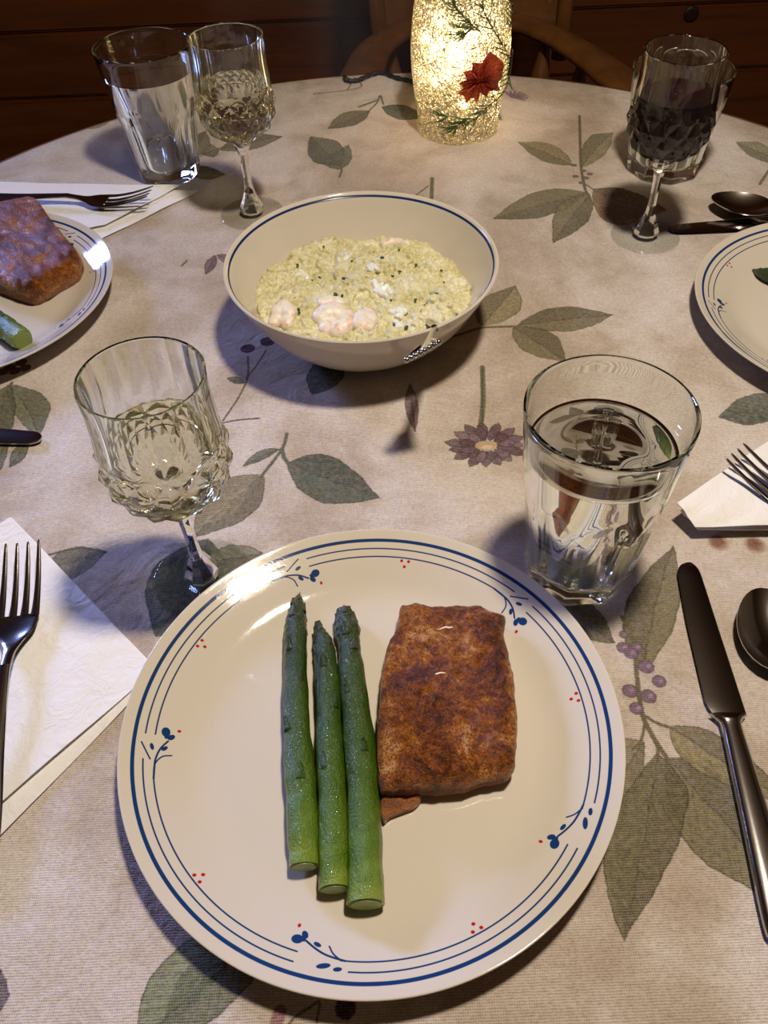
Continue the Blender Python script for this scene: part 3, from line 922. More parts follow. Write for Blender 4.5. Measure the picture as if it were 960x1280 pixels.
th = np.linspace(0, 2 * PI, 96, endpoint=False); RR = []
for q in np.linspace(.02, 1, 34):
    x, y = .0860 * q * np.cos(th), .0860 * q * np.sin(th); RR.append(np.c_[x, y, food_z(x, y) - .0004])
for q, z in ((.985, .033), (.90, .024), (.76, .0135), (.30, .0075)):
    RR.append(np.c_[.0860 * q * np.cos(th) * .985, .0860 * q * np.sin(th) * .985, np.full(96, z)])
base_me = rings(RR[::-1])
items = []
for _ in range(190):
    a = random.uniform(0, 2 * PI); q = math.sqrt(random.random()) * .080; x, y = q * math.cos(a), q * math.sin(a); s_ = random.uniform(.5, 1.15)
    items.append(((x, y, float(food_z(x, y)) + .0004), (.0062 * s_, .0050 * s_, .0042 * s_), (random.uniform(-.5, .5), random.uniform(-.4, .4), random.uniform(0, PI))))
for _ in range(2100):
    a = random.uniform(0, 2 * PI); q = math.sqrt(random.random()) * .0850
    x, y = q * math.cos(a), q * math.sin(a)
    s_ = random.uniform(.75, 1.2)
    items.append(((x, y, float(food_z(x, y)) + random.uniform(-.0018, .0014)), (.0031 * s_, .0022 * s_, .0018 * s_), (random.uniform(-.5, .5), random.uniform(-.4, .4), random.uniform(0, PI))))
rice = link('risotto', fuse(join([base_me, scatter(items)]), .00085, 1), M_RISO, None, (BX, BY, .0004), smooth=180)
tag(rice, 'creamy pale yellow risotto filling the blue-rimmed serving bowl', 'risotto', kind='stuff')


def onfood(px, py, dz=0.0):
    w = W(px, py, FZ + dz); return w[0] - BX, w[1] - BY


ch = []
for (x, y) in [(330, 335), (348, 332), (366, 332), (374, 392), (375, 398), (347, 402), (357, 345), (467, 318), (499, 315), (490, 350), (519, 378), (508, 392), (500, 345), (430, 352), (420, 372), (508, 412), (478, 332), (540, 330), (555, 350), (545, 375), (450, 300), (405, 310), (390, 350), (372, 330), (440, 330), (520, 330)] + [(random.uniform(340, 565), random.uniform(305, 395)) for _ in range(8)]:
    fx, fy = onfood(x, y)
    if fx * fx + fy * fy < .078 ** 2:
        s_ = random.uniform(.6, 1.25)
        ch.append(((fx, fy, float(food_z(fx, fy)) + .0022), (.0018 * s_, .0013 * s_, .0008 * s_), (random.uniform(-.6, .6), random.uniform(-.6, .6), random.uniform(0, 3))))
tag(link('chopped_chives', scatter(ch), M_CHIVE, None, (BX, BY, .0006), smooth=180), 'tiny green chopped chives scattered over the risotto', 'herbs', kind='stuff')


def shrimp_mat():
    m, nt, bs = new_mat('cooked_shrimp')
    ob = nd(nt, 'ShaderNodeTexCoord').outputs['Object']
    a = noise(nt, 90, 3, .6, ob, 1.5); b = noise(nt, 500, 2, .6, ob)
    nt.links.new(ramp(nt, a, [(.40, (.80, .75, .66)), (.56, (.76, .64, .52)), (.64, (.74, .40, .24))]), bs.inputs['Base Color'])
    bs.inputs['Roughness'].default_value = .42
    bs.inputs['Subsurface Weight'].default_value = .2; bs.inputs['Subsurface Radius'].default_value = (.005, .003, .002)
    bump(nt, bs, b, .35, .001)
    return m


M_SHRIMP = shrimp_mat()
M_CRAB = plain('white_flaked_seafood', (.84, .80, .70), .35, Subsurface_Weight=.2)


def shrimp(lobes, label):
    """a cooked shrimp tail: plump fused segments; lobes are (photo x, y, radius, lift)"""
    cx, cy = onfood(np.mean([l[0] for l in lobes]), np.mean([l[1] for l in lobes]))
    its = []
    for x, y, r_, dz in lobes:
        fx, fy = onfood(x, y)
        its.append(((fx - cx, fy - cy, float(food_z(np.array(fx), np.array(fy))) - FZ + dz), (r_ * 1.12, r_ * 1.05, r_ * .85), (0, 0, x)))
    o = link('shrimp', fuse(scatter(its), .0008, 45), M_SHRIMP, None, (BX + cx, BY + cy, FZ + .0004), smooth=180)
    tag(o, label, 'shrimp', 'shrimp pieces in the risotto')
    return o


shrimp([(402, 402, .0075, .003), (410, 398, .0085, .004), (420, 397, .0090, .004), (430, 400, .0085, .003), (436, 408, .0075, .002), (412, 410, .0090, .001), (425, 412, .0090, .001)], 'largest plump white shrimp at the front of the risotto bowl')
shrimp([(449, 410, .0065, .002), (453, 402, .0075, .003), (460, 396, .0072, .004), (463, 404, .0068, .003), (458, 412, .0070, .001)], 'smaller white shrimp touching the largest one on its right')
shrimp([(344, 402, .0060, .001), (349, 394, .0068, .002), (357, 390, .0070, .0025), (363, 397, .0068, .002), (360, 406, .0065, .0005)], 'pink striped shrimp at the front left of the risotto')
shrimp([(404, 386, .0050, .001), (413, 383, .0055, .001), (423, 382, .0055, .001), (432, 385, .0050, .0005)], 'small orange tinged shrimp half sunk behind the largest shrimp')
shrimp([(480, 301, .0045, .001), (489, 299, .0050, .001), (499, 300, .0050, .001), (507, 304, .0045, .0005)], 'orange flecked shrimp at the far rim of the risotto')


def flake(px, py, w, label, seed):
    fx, fy = onfood(px, py); rg = np.random.default_rng(seed)
    its = []
    for _ in range(16):
        d = rg.normal(0, w * .36, 2); s_ = w * rg.uniform(.24, .46)
        its.append(((d[0], d[1], rg.uniform(0, .0025)), (s_ * 1.2, s_ * .8, s_ * .6), tuple(rg.uniform(-.7, 3, 3))))
    o = link('seafood_flake', fuse(scatter(its), .0007, 2), M_CRAB, None, (BX + fx, BY + fy, float(food_z(fx, fy)) + .0012), smooth=180)
    tag(o, label, 'seafood', 'white seafood flakes in the risotto')


flake(378, 343, .0095, 'white seafood flake at the left of the risotto beside dark chives', 1)
flake(432, 327, .0085, 'white seafood flake near the far middle of the risotto', 2)
flake(466, 342, .0060, 'small white seafood flake in the centre of the risotto', 3)
flake(478, 366, .0110, 'widest white seafood flake, centre right of the risotto', 4)
flake(500, 392, .0080, 'white seafood flake left of the serving spoon', 5)
flake(498, 408, .0060, 'white seafood flake at the front rim by the serving spoon', 6)

# ================================================================== METAL
M_STEEL, nt, bs = new_mat('stainless_steel')
bs.inputs['Base Color'].default_value = (.50, .47, .44, 1); bs.inputs['Metallic'].default_value = 1; bs.inputs['Roughness'].default_value = .14
bump(nt, bs, noise(nt, 300, 3), .03, .0005)


def set_dir(root, tail, head):
    """turn local +Y to point from tail to head (world points above the table) and put the origin at tail"""
    tail, head = np.array(tail), np.array(head); d = head - tail
    rz = math.atan2(d[1], d[0]) - PI / 2; rx = math.atan2(d[2], math.hypot(d[0], d[1]))
    root.location = (tail[0], tail[1], TZ + tail[2]); root.rotation_euler = (rx, 0, rz)


HANDLE = [(0, 0, .0015, .0020, .0006), (0, .003, .0020, .0078, .0011), (0, .012, .0024, .0102, .0013), (0, .03, .0034, .0095, .0014), (0, .06, .0052, .0065, .0016), (0, .09, .0072, .0042, .0018), (0, .112, .0084, .0032, .0020)]


def make_fork(label):
    root = empty('fork'); tag(root, label, 'fork', 'table forks on napkins')
    link('handle', ribbon(curve2(HANDLE, 6)), M_STEEL, root, smooth=50)
    neck = [(0, .110, .0083, .0033, .0019, 0), (0, .122, .0066, .0036, .0017, 0), (0, .130, .0044, .0062, .0013, .0006), (0, .138, .0028, .0108, .0010, .0016), (0, .146, .0024, .0124, .0009, .0019), (0, .150, .0025, .0125, .0009, .0019)]
    link('head', ribbon(curve2(neck, 6), 20), M_STEEL, root, smooth=50)
    for i in range(4):
        x = -.0102 + .0068 * i
        cr = .0019 * (x / .0125) ** 2
        st = [(x, .1485, .0026 + cr, .0026, .0009), (x, .160, .0036 + cr, .0021, .0009), (x, .175, .0070 + cr * .8, .0017, .0009), (x * .99, .190, .0120 + cr * .6, .0013, .0008), (x * .98, .1965, .0146 + cr * .5, .0008, .0006), (x * .98, .198, .0152 + cr * .5, .0003, .0003)]
        link('tine', ribbon(curve2(st, 5), 10), M_STEEL, root, smooth=50)
    return root


def make_spoon(label, bowl_len=.058, bowl_w=.0205, L0=.128, handle=HANDLE, deep=.0085):
    root = empty('spoon'); tag(root, label, 'spoon')
    if handle is HANDLE:
        link('handle', ribbon(curve2(handle + [(0, .122, .0075, .0034, .0018), (0, .131, .0055, .0046, .0014), (0, .136, .0047, .0060, .0010)], 6)), M_STEEL, root, smooth=50)
    n1, n2 = 22, 32
    V = []
    for side in (0, 1):
        R = []
        for i in range(1, n1 + 1):
            q = i / n1; t = np.linspace(0, 2 * PI, n2, endpoint=False)
            ux, uy = q * np.cos(t), q * np.sin(t)
            w = bowl_w * (1 - .16 * uy)
            x = ux * w; y = L0 + bowl_len / 2 + uy * bowl_len / 2
            z = .0005 + deep * (q ** 2) + (0.0011 if side == 0 else 0)
            R.append(np.c_[x, y, np.full(n2, z) if np.isscalar(z) else z])
        V.append(R)
    me = rings(V[0] + V[1][::-1])
    link('bowl', me, M_STEEL, root, smooth=60)
    return root


def make_knife(label):
    root = empty('table_knife'); tag(root, label, 'knife', 'table knives')
    hd = [(0, 0, .0036, .0030, .0015), (0, .003, .0036, .0080, .0028), (0, .012, .0036, .0094, .0034), (0, .05, .0036, .0078, .0034), (0, .09, .0036, .0062, .0034), (0, .108, .0036, .0055, .0034), (0, .112, .0036, .0068, .0036), (0, .1155, .0036, .0100, .0024)]
    link('handle', ribbon(curve2(hd, 5), 14), M_STEEL, root, smooth=50)
    # blade: straight back (right side), curved cutting edge (left)
    ys = np.r_[np.linspace(.1150, .120, 5), np.linspace(.124, .200, 20), np.linspace(.203, .2085, 4), np.linspace(.2095, .2195, 14)]
    R = []
    for y in ys:
        xr = .0098 - .0042 * (y - .115) / .105
        xl = -.0104 + .001 * (y - .115) / .1
        if y < .122: xl = -.0104 + (.122 - y) * .45
        if y > .170: xl = xl * (1 - .22 * ((y - .170) / .0495) ** 1.5)
        if y > .209:
            u = (y - .209) / .0107; cut = 1 - np.sqrt(max(0.0, 1 - u ** 2.4)); mid_ = (xr + xl) / 2 + .0008; xr -= cut * (xr - mid_ - .0004); xl += cut * (mid_ - .0004 - xl)
        xm, hw = (xl + xr) / 2, (xr - xl) / 2
        t = .0009
        R.append(np.array([(xm - hw, y, .0030), (xm - hw * .6, y, .0030 + t * .7), (xm + hw * .9, y, .0030 + t), (xm + hw, y, .0030 + t * .6), (xm + hw, y, .0030 - t * .6), (xm + hw * .9, y, .0030 - t), (xm - hw * .6, y, .0030 - t * .7)]))
    link('blade', rings(R), M_STEEL, root, smooth=40)
    return root


# ================================================================== NAPKINS
M_NAP, nt, bs = new_mat('white_paper_napkin')
ob = nd(nt, 'ShaderNodeTexCoord').outputs['Object']
bs.inputs['Base Color'].default_value = (.82, .79, .76, 1); bs.inputs['Roughness'].default_value = .8; bs.inputs['Specular IOR Level'].default_value = .2
v = nd(nt, 'ShaderNodeTexVoronoi'); v.inputs['Scale'].default_value = 38; nt.links.new(ob, v.inputs['Vector'])
h = math_(nt, 'ADD', math_(nt, 'MULTIPLY', noise(nt, 60, 5, .6, ob, 1.5), 1.6), math_(nt, 'MULTIPLY', noise(nt, 1400, 2, .6, ob), .12))
bump(nt, bs, h, .6, .002)


def sheet(q, z, org, lift=None, n=44, seed=0, wav=.0008, thick=.0005):
    """q: four (x,y) corners; z base height; lift(u,v)->extra height"""
    q0 = q; q = [np.asarray(p)[:2] for p in q]; org = np.asarray(org)[:2]
    u, v_ = np.meshgrid(np.linspace(0, 1, n), np.linspace(0, 1, n), indexing='ij')
    X = sum(c[..., None] * p for c, p in zip(((1 - u) * (1 - v_), u * (1 - v_), u * v_, (1 - u) * v_), q)) - org
    qz = [float(np.asarray(p)[2]) if len(p) > 2 else 0.0 for p in q0]
    zq = (1 - u) * (1 - v_) * qz[0] + u * (1 - v_) * qz[1] + u * v_ * qz[2] + (1 - u) * v_ * qz[3]
    zz = z + zq + wav * (1 + np.sin(u * 9 + seed) * np.sin(v_ * 7 + 2 * seed) * .6 + .4 * np.sin(u * 17 + v_ * 12 + seed))
    if lift is not None: zz = zz + lift(u, v_)
    Pt = np.concatenate([X, zz[..., None]], 2)
    R = [Pt[i] for i in range(n)]
    top = rings(R, False, False, wrap=False)
    Bt = [r - np.array((0, 0, thick)) for r in R]
    bot = rings(Bt[::-1], False, False, wrap=False)
    ed = np.concatenate([Pt[0], Pt[1:, -1], Pt[-1, ::-1][1:], Pt[::-1, 0][1:-1]])
    side = rings([ed, ed - np.array((0, 0, thick))], False, False)
    me = join([top, bot, side])
    bm = bmesh.new(); bm.from_mesh(me); bmesh.ops.remove_doubles(bm, verts=bm.verts, dist=1e-6); bmesh.ops.recalc_face_normals(bm, faces=bm.faces); bm.to_mesh(me); bm.free()
    return me


def napkin(label, layers, org):
    root = empty('paper_napkin', (org[0], org[1], .0004))
    tag(root, label, 'napkin', 'white paper napkins')
    for k, (q, z, lift, seed) in enumerate(layers):
        link('napkin_layer', sheet(q, z, org, lift, seed=seed), M_NAP, root, smooth=60)
    return root


# front left: corner pointing under the front plate
B_ = W(200, 842)[:2]; A1 = W(0, 632)[:2]; C1 = W(0, 1048)[:2]; C2 = W(0, 1014)[:2]
dA = (A1 - B_) / np.linalg.norm(A1 - B_); dC = (C1 - B_) / np.linalg.norm(C1 - B_); dC2 = (C2 - B_) / np.linalg.norm(C2 - B_)
SN = .172
low = [B_, B_ + dA * SN, B_ + dA * SN + dC * SN, B_ + dC * SN]
upp = [B_ + dA * .002 + dC * .001, B_ + dA * SN * .99 + dC * .001, B_ + dA * SN + dC2 * SN * .97, B_ + dC2 * SN * .98]
napkin('large folded white paper napkin under the front fork, left of the front plate',
       [(low, .0006, None, 1), (upp, .0026, lambda u, v_: .0018 * v_, 2.5)], B_ + dA * .08 + dC * .08)
# back left: beneath the left fork
q = [W(252, 234), W(-60, 231), W(-60, 330), W(126, 301)]
qc = W(90, 262)
napkin('white paper napkin under the back left fork, behind the left plate',
       [([W(250, 240), W(-60, 233), W(-60, 332), W(128, 300)], .0006, None, 3), ([W(226, 236), W(-60, 231), W(-60, 325), W(133, 287)], .0026, lambda u, v_: .002 * u * 0 + .0015 * v_, 1.2)], qc)
# right: raised left end
rc = W(930, 620)
nq = [W(846, 630, .016), W(1010, 520, .006), W(1150, 662, .004), W(868, 661, .010)]
lq = [W(850, 640, .0075), W(1010, 522, .0015), W(1150, 668, .0005), W(872, 664, .0035)]
rlift = lambda u, v_: .0035 * np.sin(np.minimum(u * 3.0, PI)) * np.sin(v_ * 2.5)
napkin('white paper napkin with a lifted corner at the right edge under a fork', [(lq, .0006, None, 2), (nq, .0008, rlift, 4)], rc)

# ================================================================== CUTLERY PLACED
f1 = make_fork('front fork, tines pointing away, resting on the large left napkin')
p_h, p_t = W(30, 683, .0185), W(3, 862, .0125)
dirv = (p_h - p_t)[:2]; dirv /= np.linalg.norm(dirv)
tail = p_h[:2] - dirv * .197
set_dir(f1, (*tail, .0062), (*p_h[:2], .0062))
f2 = make_fork('back left fork lying on the napkin behind the left plate')
hp = W(187, 240, .021)[:2]; tp = W(0, 245, .012)[:2]; d_ = (hp - tp) / np.linalg.norm(hp - tp)
set_dir(f2, (*(hp - d_ * .197), .0062), (*hp, .0062))
f3 = make_fork('fork at the right edge, tines reaching over the right napkin')
hp = W(918, 566, .026)[:2]; tp = W(1000, 625, .02)[:2]; d_ = (hp - tp) / np.linalg.norm(hp - tp)
set_dir(f3, (*(hp - d_ * .197), .0085), (*hp, .012))

k1 = make_knife('front table knife lying to the right of the front plate')
hp = W(860, 703, .004)[:2]; tp = W(908, 885, .004)[:2]; d_ = (hp - tp) / np.linalg.norm(hp - tp)
set_dir(k1, (*(hp - d_ * .2195), .0004), (*hp, .0004))
k2 = make_knife('tip of a table knife blade at the left edge, on cloth below the left plate')
hp = W(51, 548, .004)[:2]; tp = W(-60, 543, .004)[:2]; d_ = (hp - tp) / np.linalg.norm(hp - tp)
set_dir(k2, (*(hp - d_ * .2195), .0004), (*hp, .0004))
k3 = make_knife('knife behind the right plate with its tip at the red wine glass foot')
hp = W(836, 285, .004)[:2]; tp = W(960, 277, .004)[:2]; d_ = (hp - tp) / np.linalg.norm(hp - tp)
set_dir(k3, (*(hp - d_ * .2195), .0004), (*hp, .0004))

s1 = make_spoon('front spoon at the right edge beside the front knife')
hp = W(943, 738, .008)[:2]; d_ = W(905, 690, 0)[:2] - W(950, 850, 0)[:2]; d_ /= np.linalg.norm(d_)
hp = hp + np.array((.0035, 0))
set_dir(s1, (*(hp - d_ * .186), .0004), (*hp, .0004))
s2 = make_spoon('back right spoon tilted behind the right plate near its knife')
hp = W(889, 248, .010)[:2]; tp = W(965, 272, .006)[:2]; d_ = (hp - tp) / np.linalg.norm(hp - tp)
set_dir(s2, (*(hp - d_ * .186), .0066), (*hp, .0030))

# serving spoon: bowl sunk in the risotto, ornate handle resting on the rim toward the camera
sv = empty('serving_spoon', (0, 0, 0)); tag(sv, 'serving spoon with an ornate flared handle standing in the risotto', 'spoon')
pin = W(556, 391, .044); prim = W(541, 414, .0690); pend = W(529, 440, .092)
a0 = np.array(pin); r0 = np.array(prim); e0 = np.array(pend)
hd_dir = (e0 - r0) / np.linalg.norm(e0 - r0)
side = W(549, 421, .094) - W(511, 446, .088); side -= (side @ hd_dir) * hd_dir; side /= np.linalg.norm(side); upv = np.cross(side, hd_dir)
if upv[2] < 0: upv = -upv
tt = [(0.0, .0028), (.25, .0026), (.5, .0030), (.72, .0045), (.86, .0068), (1.0, .0095)]
pts = [(r0 - hd_dir * .012) * (1 - t) + e0 * t for t, _ in tt]


def bar(path, hw, ht, side_, up_, n=12):
    th_ = np.linspace(0, 2 * PI, n, endpoint=False)
    return rings([np.asarray(p) + (w * np.cos(th_))[:, None] * side_ + (t * np.sin(th_))[:, None] * up_ for p, w, t in zip(path, hw, ht)])


link('handle', bar(pts, [w for _, w in tt], [.0014] * 6, side, upv), M_STEEL, sv, smooth=60)
# beaded edge and openwork rails at the flared end
for k_ in (-1, 1):
    P_ = [pts[3] + side * k_ * .0045 + upv * .0008, pts[4] + side * k_ * .0080 + upv * .0014, pts[5] + side * k_ * .0112 + upv * .0016]
    link('edge_rail', tube(curve2(P_, 6), .0013, 8), M_STEEL, sv, smooth=60)
bd = []
for i in range(8):
    c = e0 + side * (-.0115 + .0033 * i) + hd_dir * (.0012 + .0014 * math.cos((i - 3.5) * .5)) + upv * .0008
    bd.append((c, (.0021, .0021, .0021), (0, 0, 0)))
link('beaded_end', scatter(bd), M_STEEL, sv, smooth=180)
nk = [r0 - hd_dir * .010, r0 * .55 + a0 * .45 + np.array((0, 0, -.004)), a0 + np.array((-.012, -.004, -.005))]
link('neck', tube(curve2(nk, 8), np.linspace(.0027, .0034, 17), 10), M_STEEL, sv, smooth=60)
Rb = []
for q in np.linspace(.05, 1, 12):
    t = np.linspace(0, 2 * PI, 28, endpoint=False)
    Rb.append(np.c_[a0[0] - .004 + 0.0145 * q * np.cos(t), a0[1] + .004 + .019 * q * np.sin(t), a0[2] - .0125 + .0085 * q * q + .001 * np.sin(t)])
Rb2 = [r - np.array((0, 0, .0009)) for r in Rb][::-1]
link('bowl', rings(Rb + Rb2), M_STEEL, sv, smooth=60)

# ================================================================== GLASSES
M_GLASS = glassy('clear_glass', (.985, .995, .975), 1.5)
M_THIN, nt, bs = new_mat('thin_clear_glass'); nt.nodes.remove(bs)
_t = nt.nodes.new('ShaderNodeBsdfTransparent')
_g = nt.nodes.new('ShaderNodeBsdfGlossy'); _g.inputs['Roughness'].default_value = .02
_f = nt.nodes.new('ShaderNodeLayerWeight'); _f.inputs['Blend'].default_value = .5
_f5 = math_(nt, 'ADD', math_(nt, 'MULTIPLY', math_(nt, 'POWER', _f.outputs['Facing'], 5.0), .9), .06)
nt.links.new(ramp(nt, _f.outputs['Facing'], [(.45, (.97, .98, .965)), (.80, (.86, .88, .85)), (.97, (.35, .37, .34))]), _t.inputs[0])
_m = nt.nodes.new('ShaderNodeMixShader'); nt.links.new(_f5, _m.inputs[0]); nt.links.new(_t.outputs[0], _m.inputs[1]); nt.links.new(_g.outputs[0], _m.inputs[2])
nt.links.new(_m.outputs[0], nt.nodes['Material Output'].inputs['Surface'])
M_TUMB = glassy('tumbler_glass', (.982, .993, .975), 1.5)
M_WATER = glassy('water', (1, 1, 1), 1.333)
M_WHITE = glassy('white_wine', (.992, .972, .88), 1.34)
M_REDW = plain('red_wine', (.012, .0008, .002), .03, Specular_IOR_Level=.2)


def make_tumbler(label, level, rtop=.0462, rbot=.0315, h=.122, facets=8, ftop=.080, phase=0.0):
    root = empty('water_tumbler'); tag(root, label, 'glass', 'faceted water tumblers')
    n = facets * 16
    zs = np.r_[np.linspace(.0008, .012, 8), np.linspace(.014, ftop + .012, 44), np.linspace(ftop + .016, h - .0015, 10)]

    def Rz(z): return rbot + (rtop - rbot) * (z / h) ** .92
    prof = [(.002, .0012), (rbot * .6, .0010), (rbot * .9, .0003), (rbot * .975, .0004)] + [(Rz(z), z) for z in zs] + [(rtop - .0003, h - .0004), (rtop - .0012, h), (rtop - .0016, h - .0005), (rtop - .0019, h - .002)]
    wall = .0020
    zi = np.linspace(h - .006, .0145, 26)
    prof += [(Rz(z) - wall - .0022 * (1 - z / h), z) for z in zi]
    prof += [(rbot * .82, .0118), (rbot * .66, .0104), (rbot * .3, .0098), (.002, .0098)]

    def fac(th, r, z, i):
        rr = np.full(len(th), r)
        if 3 <= i < 4 + len(zs) and z < ftop + .013:
            al = (th - phase) % (2 * PI / facets) - PI / facets
            ap = Rz(z) * (math.cos(PI / facets) + .004) + .0034 * max(0, (z - ftop * .62) / (ftop * .38)) ** 2 * 1.0
            rr = np.minimum(rr, ap / np.cos(al))
        return rr
    link('glass_body', lathe(prof, n, True, True, fac), M_TUMB, root, smooth=14)
    e = .0003
    zw = np.linspace(level, .0145, 22)
    pw = [(.002, level - .0004), (Rz(level) * .5, level - .0004), (Rz(level) - wall - .004, level - .0002), (Rz(level) - wall - .0015, level + .0006)]
    pw += [(Rz(z) - wall - .0022 * (1 - z / h) + e, z) for z in zw] + [(rbot * .82 + e, .0116), (rbot * .66, .0101), (rbot * .3, .0095), (.002, .0095)]
    link('water', lathe(pw, 96), M_WATER, root, smooth=50)
    return root


t1 = make_tumbler('front water tumbler, nearly full, behind the front plate to the right', .102, rtop=.0448, rbot=.0325, h=.1300, ftop=.086, phase=math.radians(-112))
t1.location = (.1185, .3235, TZ + .0006)
t2 = make_tumbler('tall back left water tumbler beside the back white wine glass', .102, h=.126, ftop=.083, phase=.1)
t2.location = (-.2105, .8690, TZ + .0006)
t3 = make_tumbler('back right water tumbler standing behind the red wine glass', .070, rtop=.0475, rbot=.036, h=.098, ftop=.062, facets=8)
t3.location = (.3010, .8330, TZ + .0006)


def make_wine_glass(label, liquid, mat_l, level):
    root = empty('wine_glass'); tag(root, label, 'glass', 'cut crystal wine glasses')
    N = 14; n = N * 12
    ctl = [(.0058, .0740), (.0120, .0752), (.0200, .0790), (.0275, .0855), (.0322, .0940), (.0343, .1030), (.0342, .1115), (.0330, .1230), (.0319, .1355), (.0315, .1480), (.0320, .1605)]
    cz = curve2(ctl, 14)
    prof_o = [tuple(p) for p in cz]
    z_rows = [p[1] for p in prof_o]

    def fac(th, r, z, i):
        rr = np.full(len(th), r)
        if i < len(prof_o):
            if .0760 < z < .1200:                                   # diamond cut band
                hz = .0105
                v_ = (z - .075) / hz; u = th * N / (2 * PI)
                a = (u + v_ * .5) % 1; b = (u - v_ * .5) % 1
                d = np.minimum(np.minimum(a, 1 - a), np.minimum(b, 1 - b))
                fade = min(1, (z - .0760) / .006, (.1200 - z) / .004)
                rr = rr + (d * 2 - .30) * .0026 * fade
            elif z >= .1200:                                        # tall flat flutes
                k_ = min(1, (z - .1200) / .006) * (1 - .25 * max(0, (z - .145) / .016))
                al = (th) % (2 * PI / N) - PI / N
                flat = r * math.cos(PI / N) / np.cos(al)
                rr = rr * (1 - k_) + k_ * (flat + .0004)
        return rr
    prof = [(.0004, .0736)] + prof_o[1:]
    prof_o = prof
    th_w = .0017
    inner_ = [(.0318, .1612), (.0306, .1610)] + [(max(.001, p[0] - th_w), p[1] + (0 if p[1] > .093 else .0022)) for p in prof_o[::-1] if p[0] > .008] + [(.001, .0772)]
    link('cup', lathe(prof_o + inner_, n, True, True, fac), M_GLASS, root, smooth=11)
    # knopped eight-sided stem
    sp = [(.0052, .0748), (.0064, .0725), (.0074, .0695), (.0066, .0660), (.0050, .0625), (.0042, .0560), (.0037, .0450), (.0037, .0350), (.0042, .0280), (.0052, .0225)]
    link('stem', lathe(curve2(sp, 3), 8), M_GLASS, root, smooth=20)
    dm = [(.0050, .0235), (.0066, .0190), (.0088, .0140), (.0108, .0095), (.0118, .0060), (.0105, .0035)]
    link('knop', lathe(curve2(dm, 2), 10), M_GLASS, root, smooth=18)
    ft = [(.001, .0042), (.010, .0042), (.020, .0030), (.028, .0022), (.0302, .0018), (.0306, .0011), (.0302, .0004), (.020, .0003), (.001, .0003)]
    link('foot', lathe(curve2(ft, 4), 96), M_THIN, root, smooth=60)
    e = .0003
    ins = [(max(.001, p[0] - th_w) + e, p[1] + (0 if p[1] > .093 else .0022)) for p in prof_o if p[0] > .008 and p[1] < level]
    top_r = ins[-1][0]
    pl_ = [(.001, .0769)] + ins + [(top_r - .0003, level + .0004), (top_r - .002, level - .0001), (top_r * .5, level - .0004), (.001, level - .0004)]
    link(liquid, lathe(pl_, 96), mat_l, root, smooth=50)
    return root


g1 = make_wine_glass('front left crystal wine glass of pale white wine behind the left napkin', 'white_wine', M_WHITE, .119)
g1.location = (-.1155, .3265, TZ + .0006)
g2 = make_wine_glass('back crystal wine glass of white wine behind the serving bowl', 'white_wine', M_WHITE, .122)
g2.location = (-.1163, .7759, TZ + .0006); g2.rotation_euler = (0, 0, .2)
g3 = make_wine_glass('crystal wine glass of dark red wine on the right', 'red_wine', M_REDW, .128)
g3.location = (.2525, .7038, TZ + .0006); g3.rotation_euler = (0, 0, .1)

# ================================================================== LIGHTED JAR
JX, JY = .1009, .9474
M_JAR, nt, bs = new_mat('crackled_glass')
ob = nd(nt, 'ShaderNodeTexCoord').outputs['Object']
v1 = nd(nt, 'ShaderNodeTexVoronoi'); v1.feature = 'DISTANCE_TO_EDGE'; v1.inputs['Scale'].default_value = 190; nt.links.new(ob, v1.inputs['Vector'])
v2 = nd(nt, 'ShaderNodeTexVoronoi'); v2.feature = 'F1'; v2.inputs['Scale'].default_value = 330; nt.links.new(ob, v2.inputs['Vector'])
hh = math_(nt, 'ADD', math_(nt, 'MINIMUM', math_(nt, 'MULTIPLY', v1.outputs[0], 4), .7), v2.outputs[0])
bm_ = nt.nodes.new('ShaderNodeBump'); bm_.inputs['Strength'].default_value = .9; bm_.inputs['Distance'].default_value = .002
nt.links.new(hh, bm_.inputs['Height'])
gl = nt.nodes.new('ShaderNodeBsdfGlass'); gl.inputs['Color'].default_value = (.98, .97, .92, 1); gl.inputs['IOR'].default_value = 1.45; gl.inputs['Roughness'].default_value = .03
tr = nt.nodes.new('ShaderNodeBsdfTranslucent'); tr.inputs['Color'].default_value = (.86, .80, .62, 1)
gs = nt.nodes.new('ShaderNodeBsdfGlossy'); gs.inputs['Roughness'].default_value = .15
for n_ in (gl, tr, gs): nt.links.new(bm_.outputs[0], n_.inputs['Normal'])
m1 = nt.nodes.new('ShaderNodeMixShader'); m2 = nt.nodes.new('ShaderNodeMixShader')
nt.links.new(ramp(nt, v2.outputs[0], [(.15, .36), (.5, .04)]), m1.inputs[0])
nt.links.new(gl.outputs[0], m1.inputs[1]); nt.links.new(tr.outputs[0], m1.inputs[2])
m2.inputs[0].default_value = .08; nt.links.new(m1.outputs[0], m2.inputs[1]); nt.links.new(gs.outputs[0], m2.inputs[2])
nt.links.new(m2.outputs[0], nt.nodes['Material Output'].inputs['Surface']); nt.nodes.remove(bs)

jar = empty('lighted_jar', (JX, JY, .0004))
tag(jar, 'tall crackled glass jar lit from inside, with pine sprigs and a red leaf', 'lamp')
jo = curve2([(.001, .0004), (.040, .0004), (.0445, .0015), (.0455, .006), (.0445, .012), (.0462, .025), (.0500, .050), (.0520, .075), (.0515, .10), (.0475, .13), (.040, .16), (.031, .185), (.028, .20), (.0305, .207)], 7)
ji = [(max(.001, r - .0022), max(z, .004)) for r, z in jo[::-1]]
link('jar_glass', lathe(np.vstack([jo, [(.0296, .2078)], ji]), 128), M_JAR, jar, smooth=60)


def jar_r(z): return float(np.interp(z, jo[8:, 1], jo[8:, 0]))


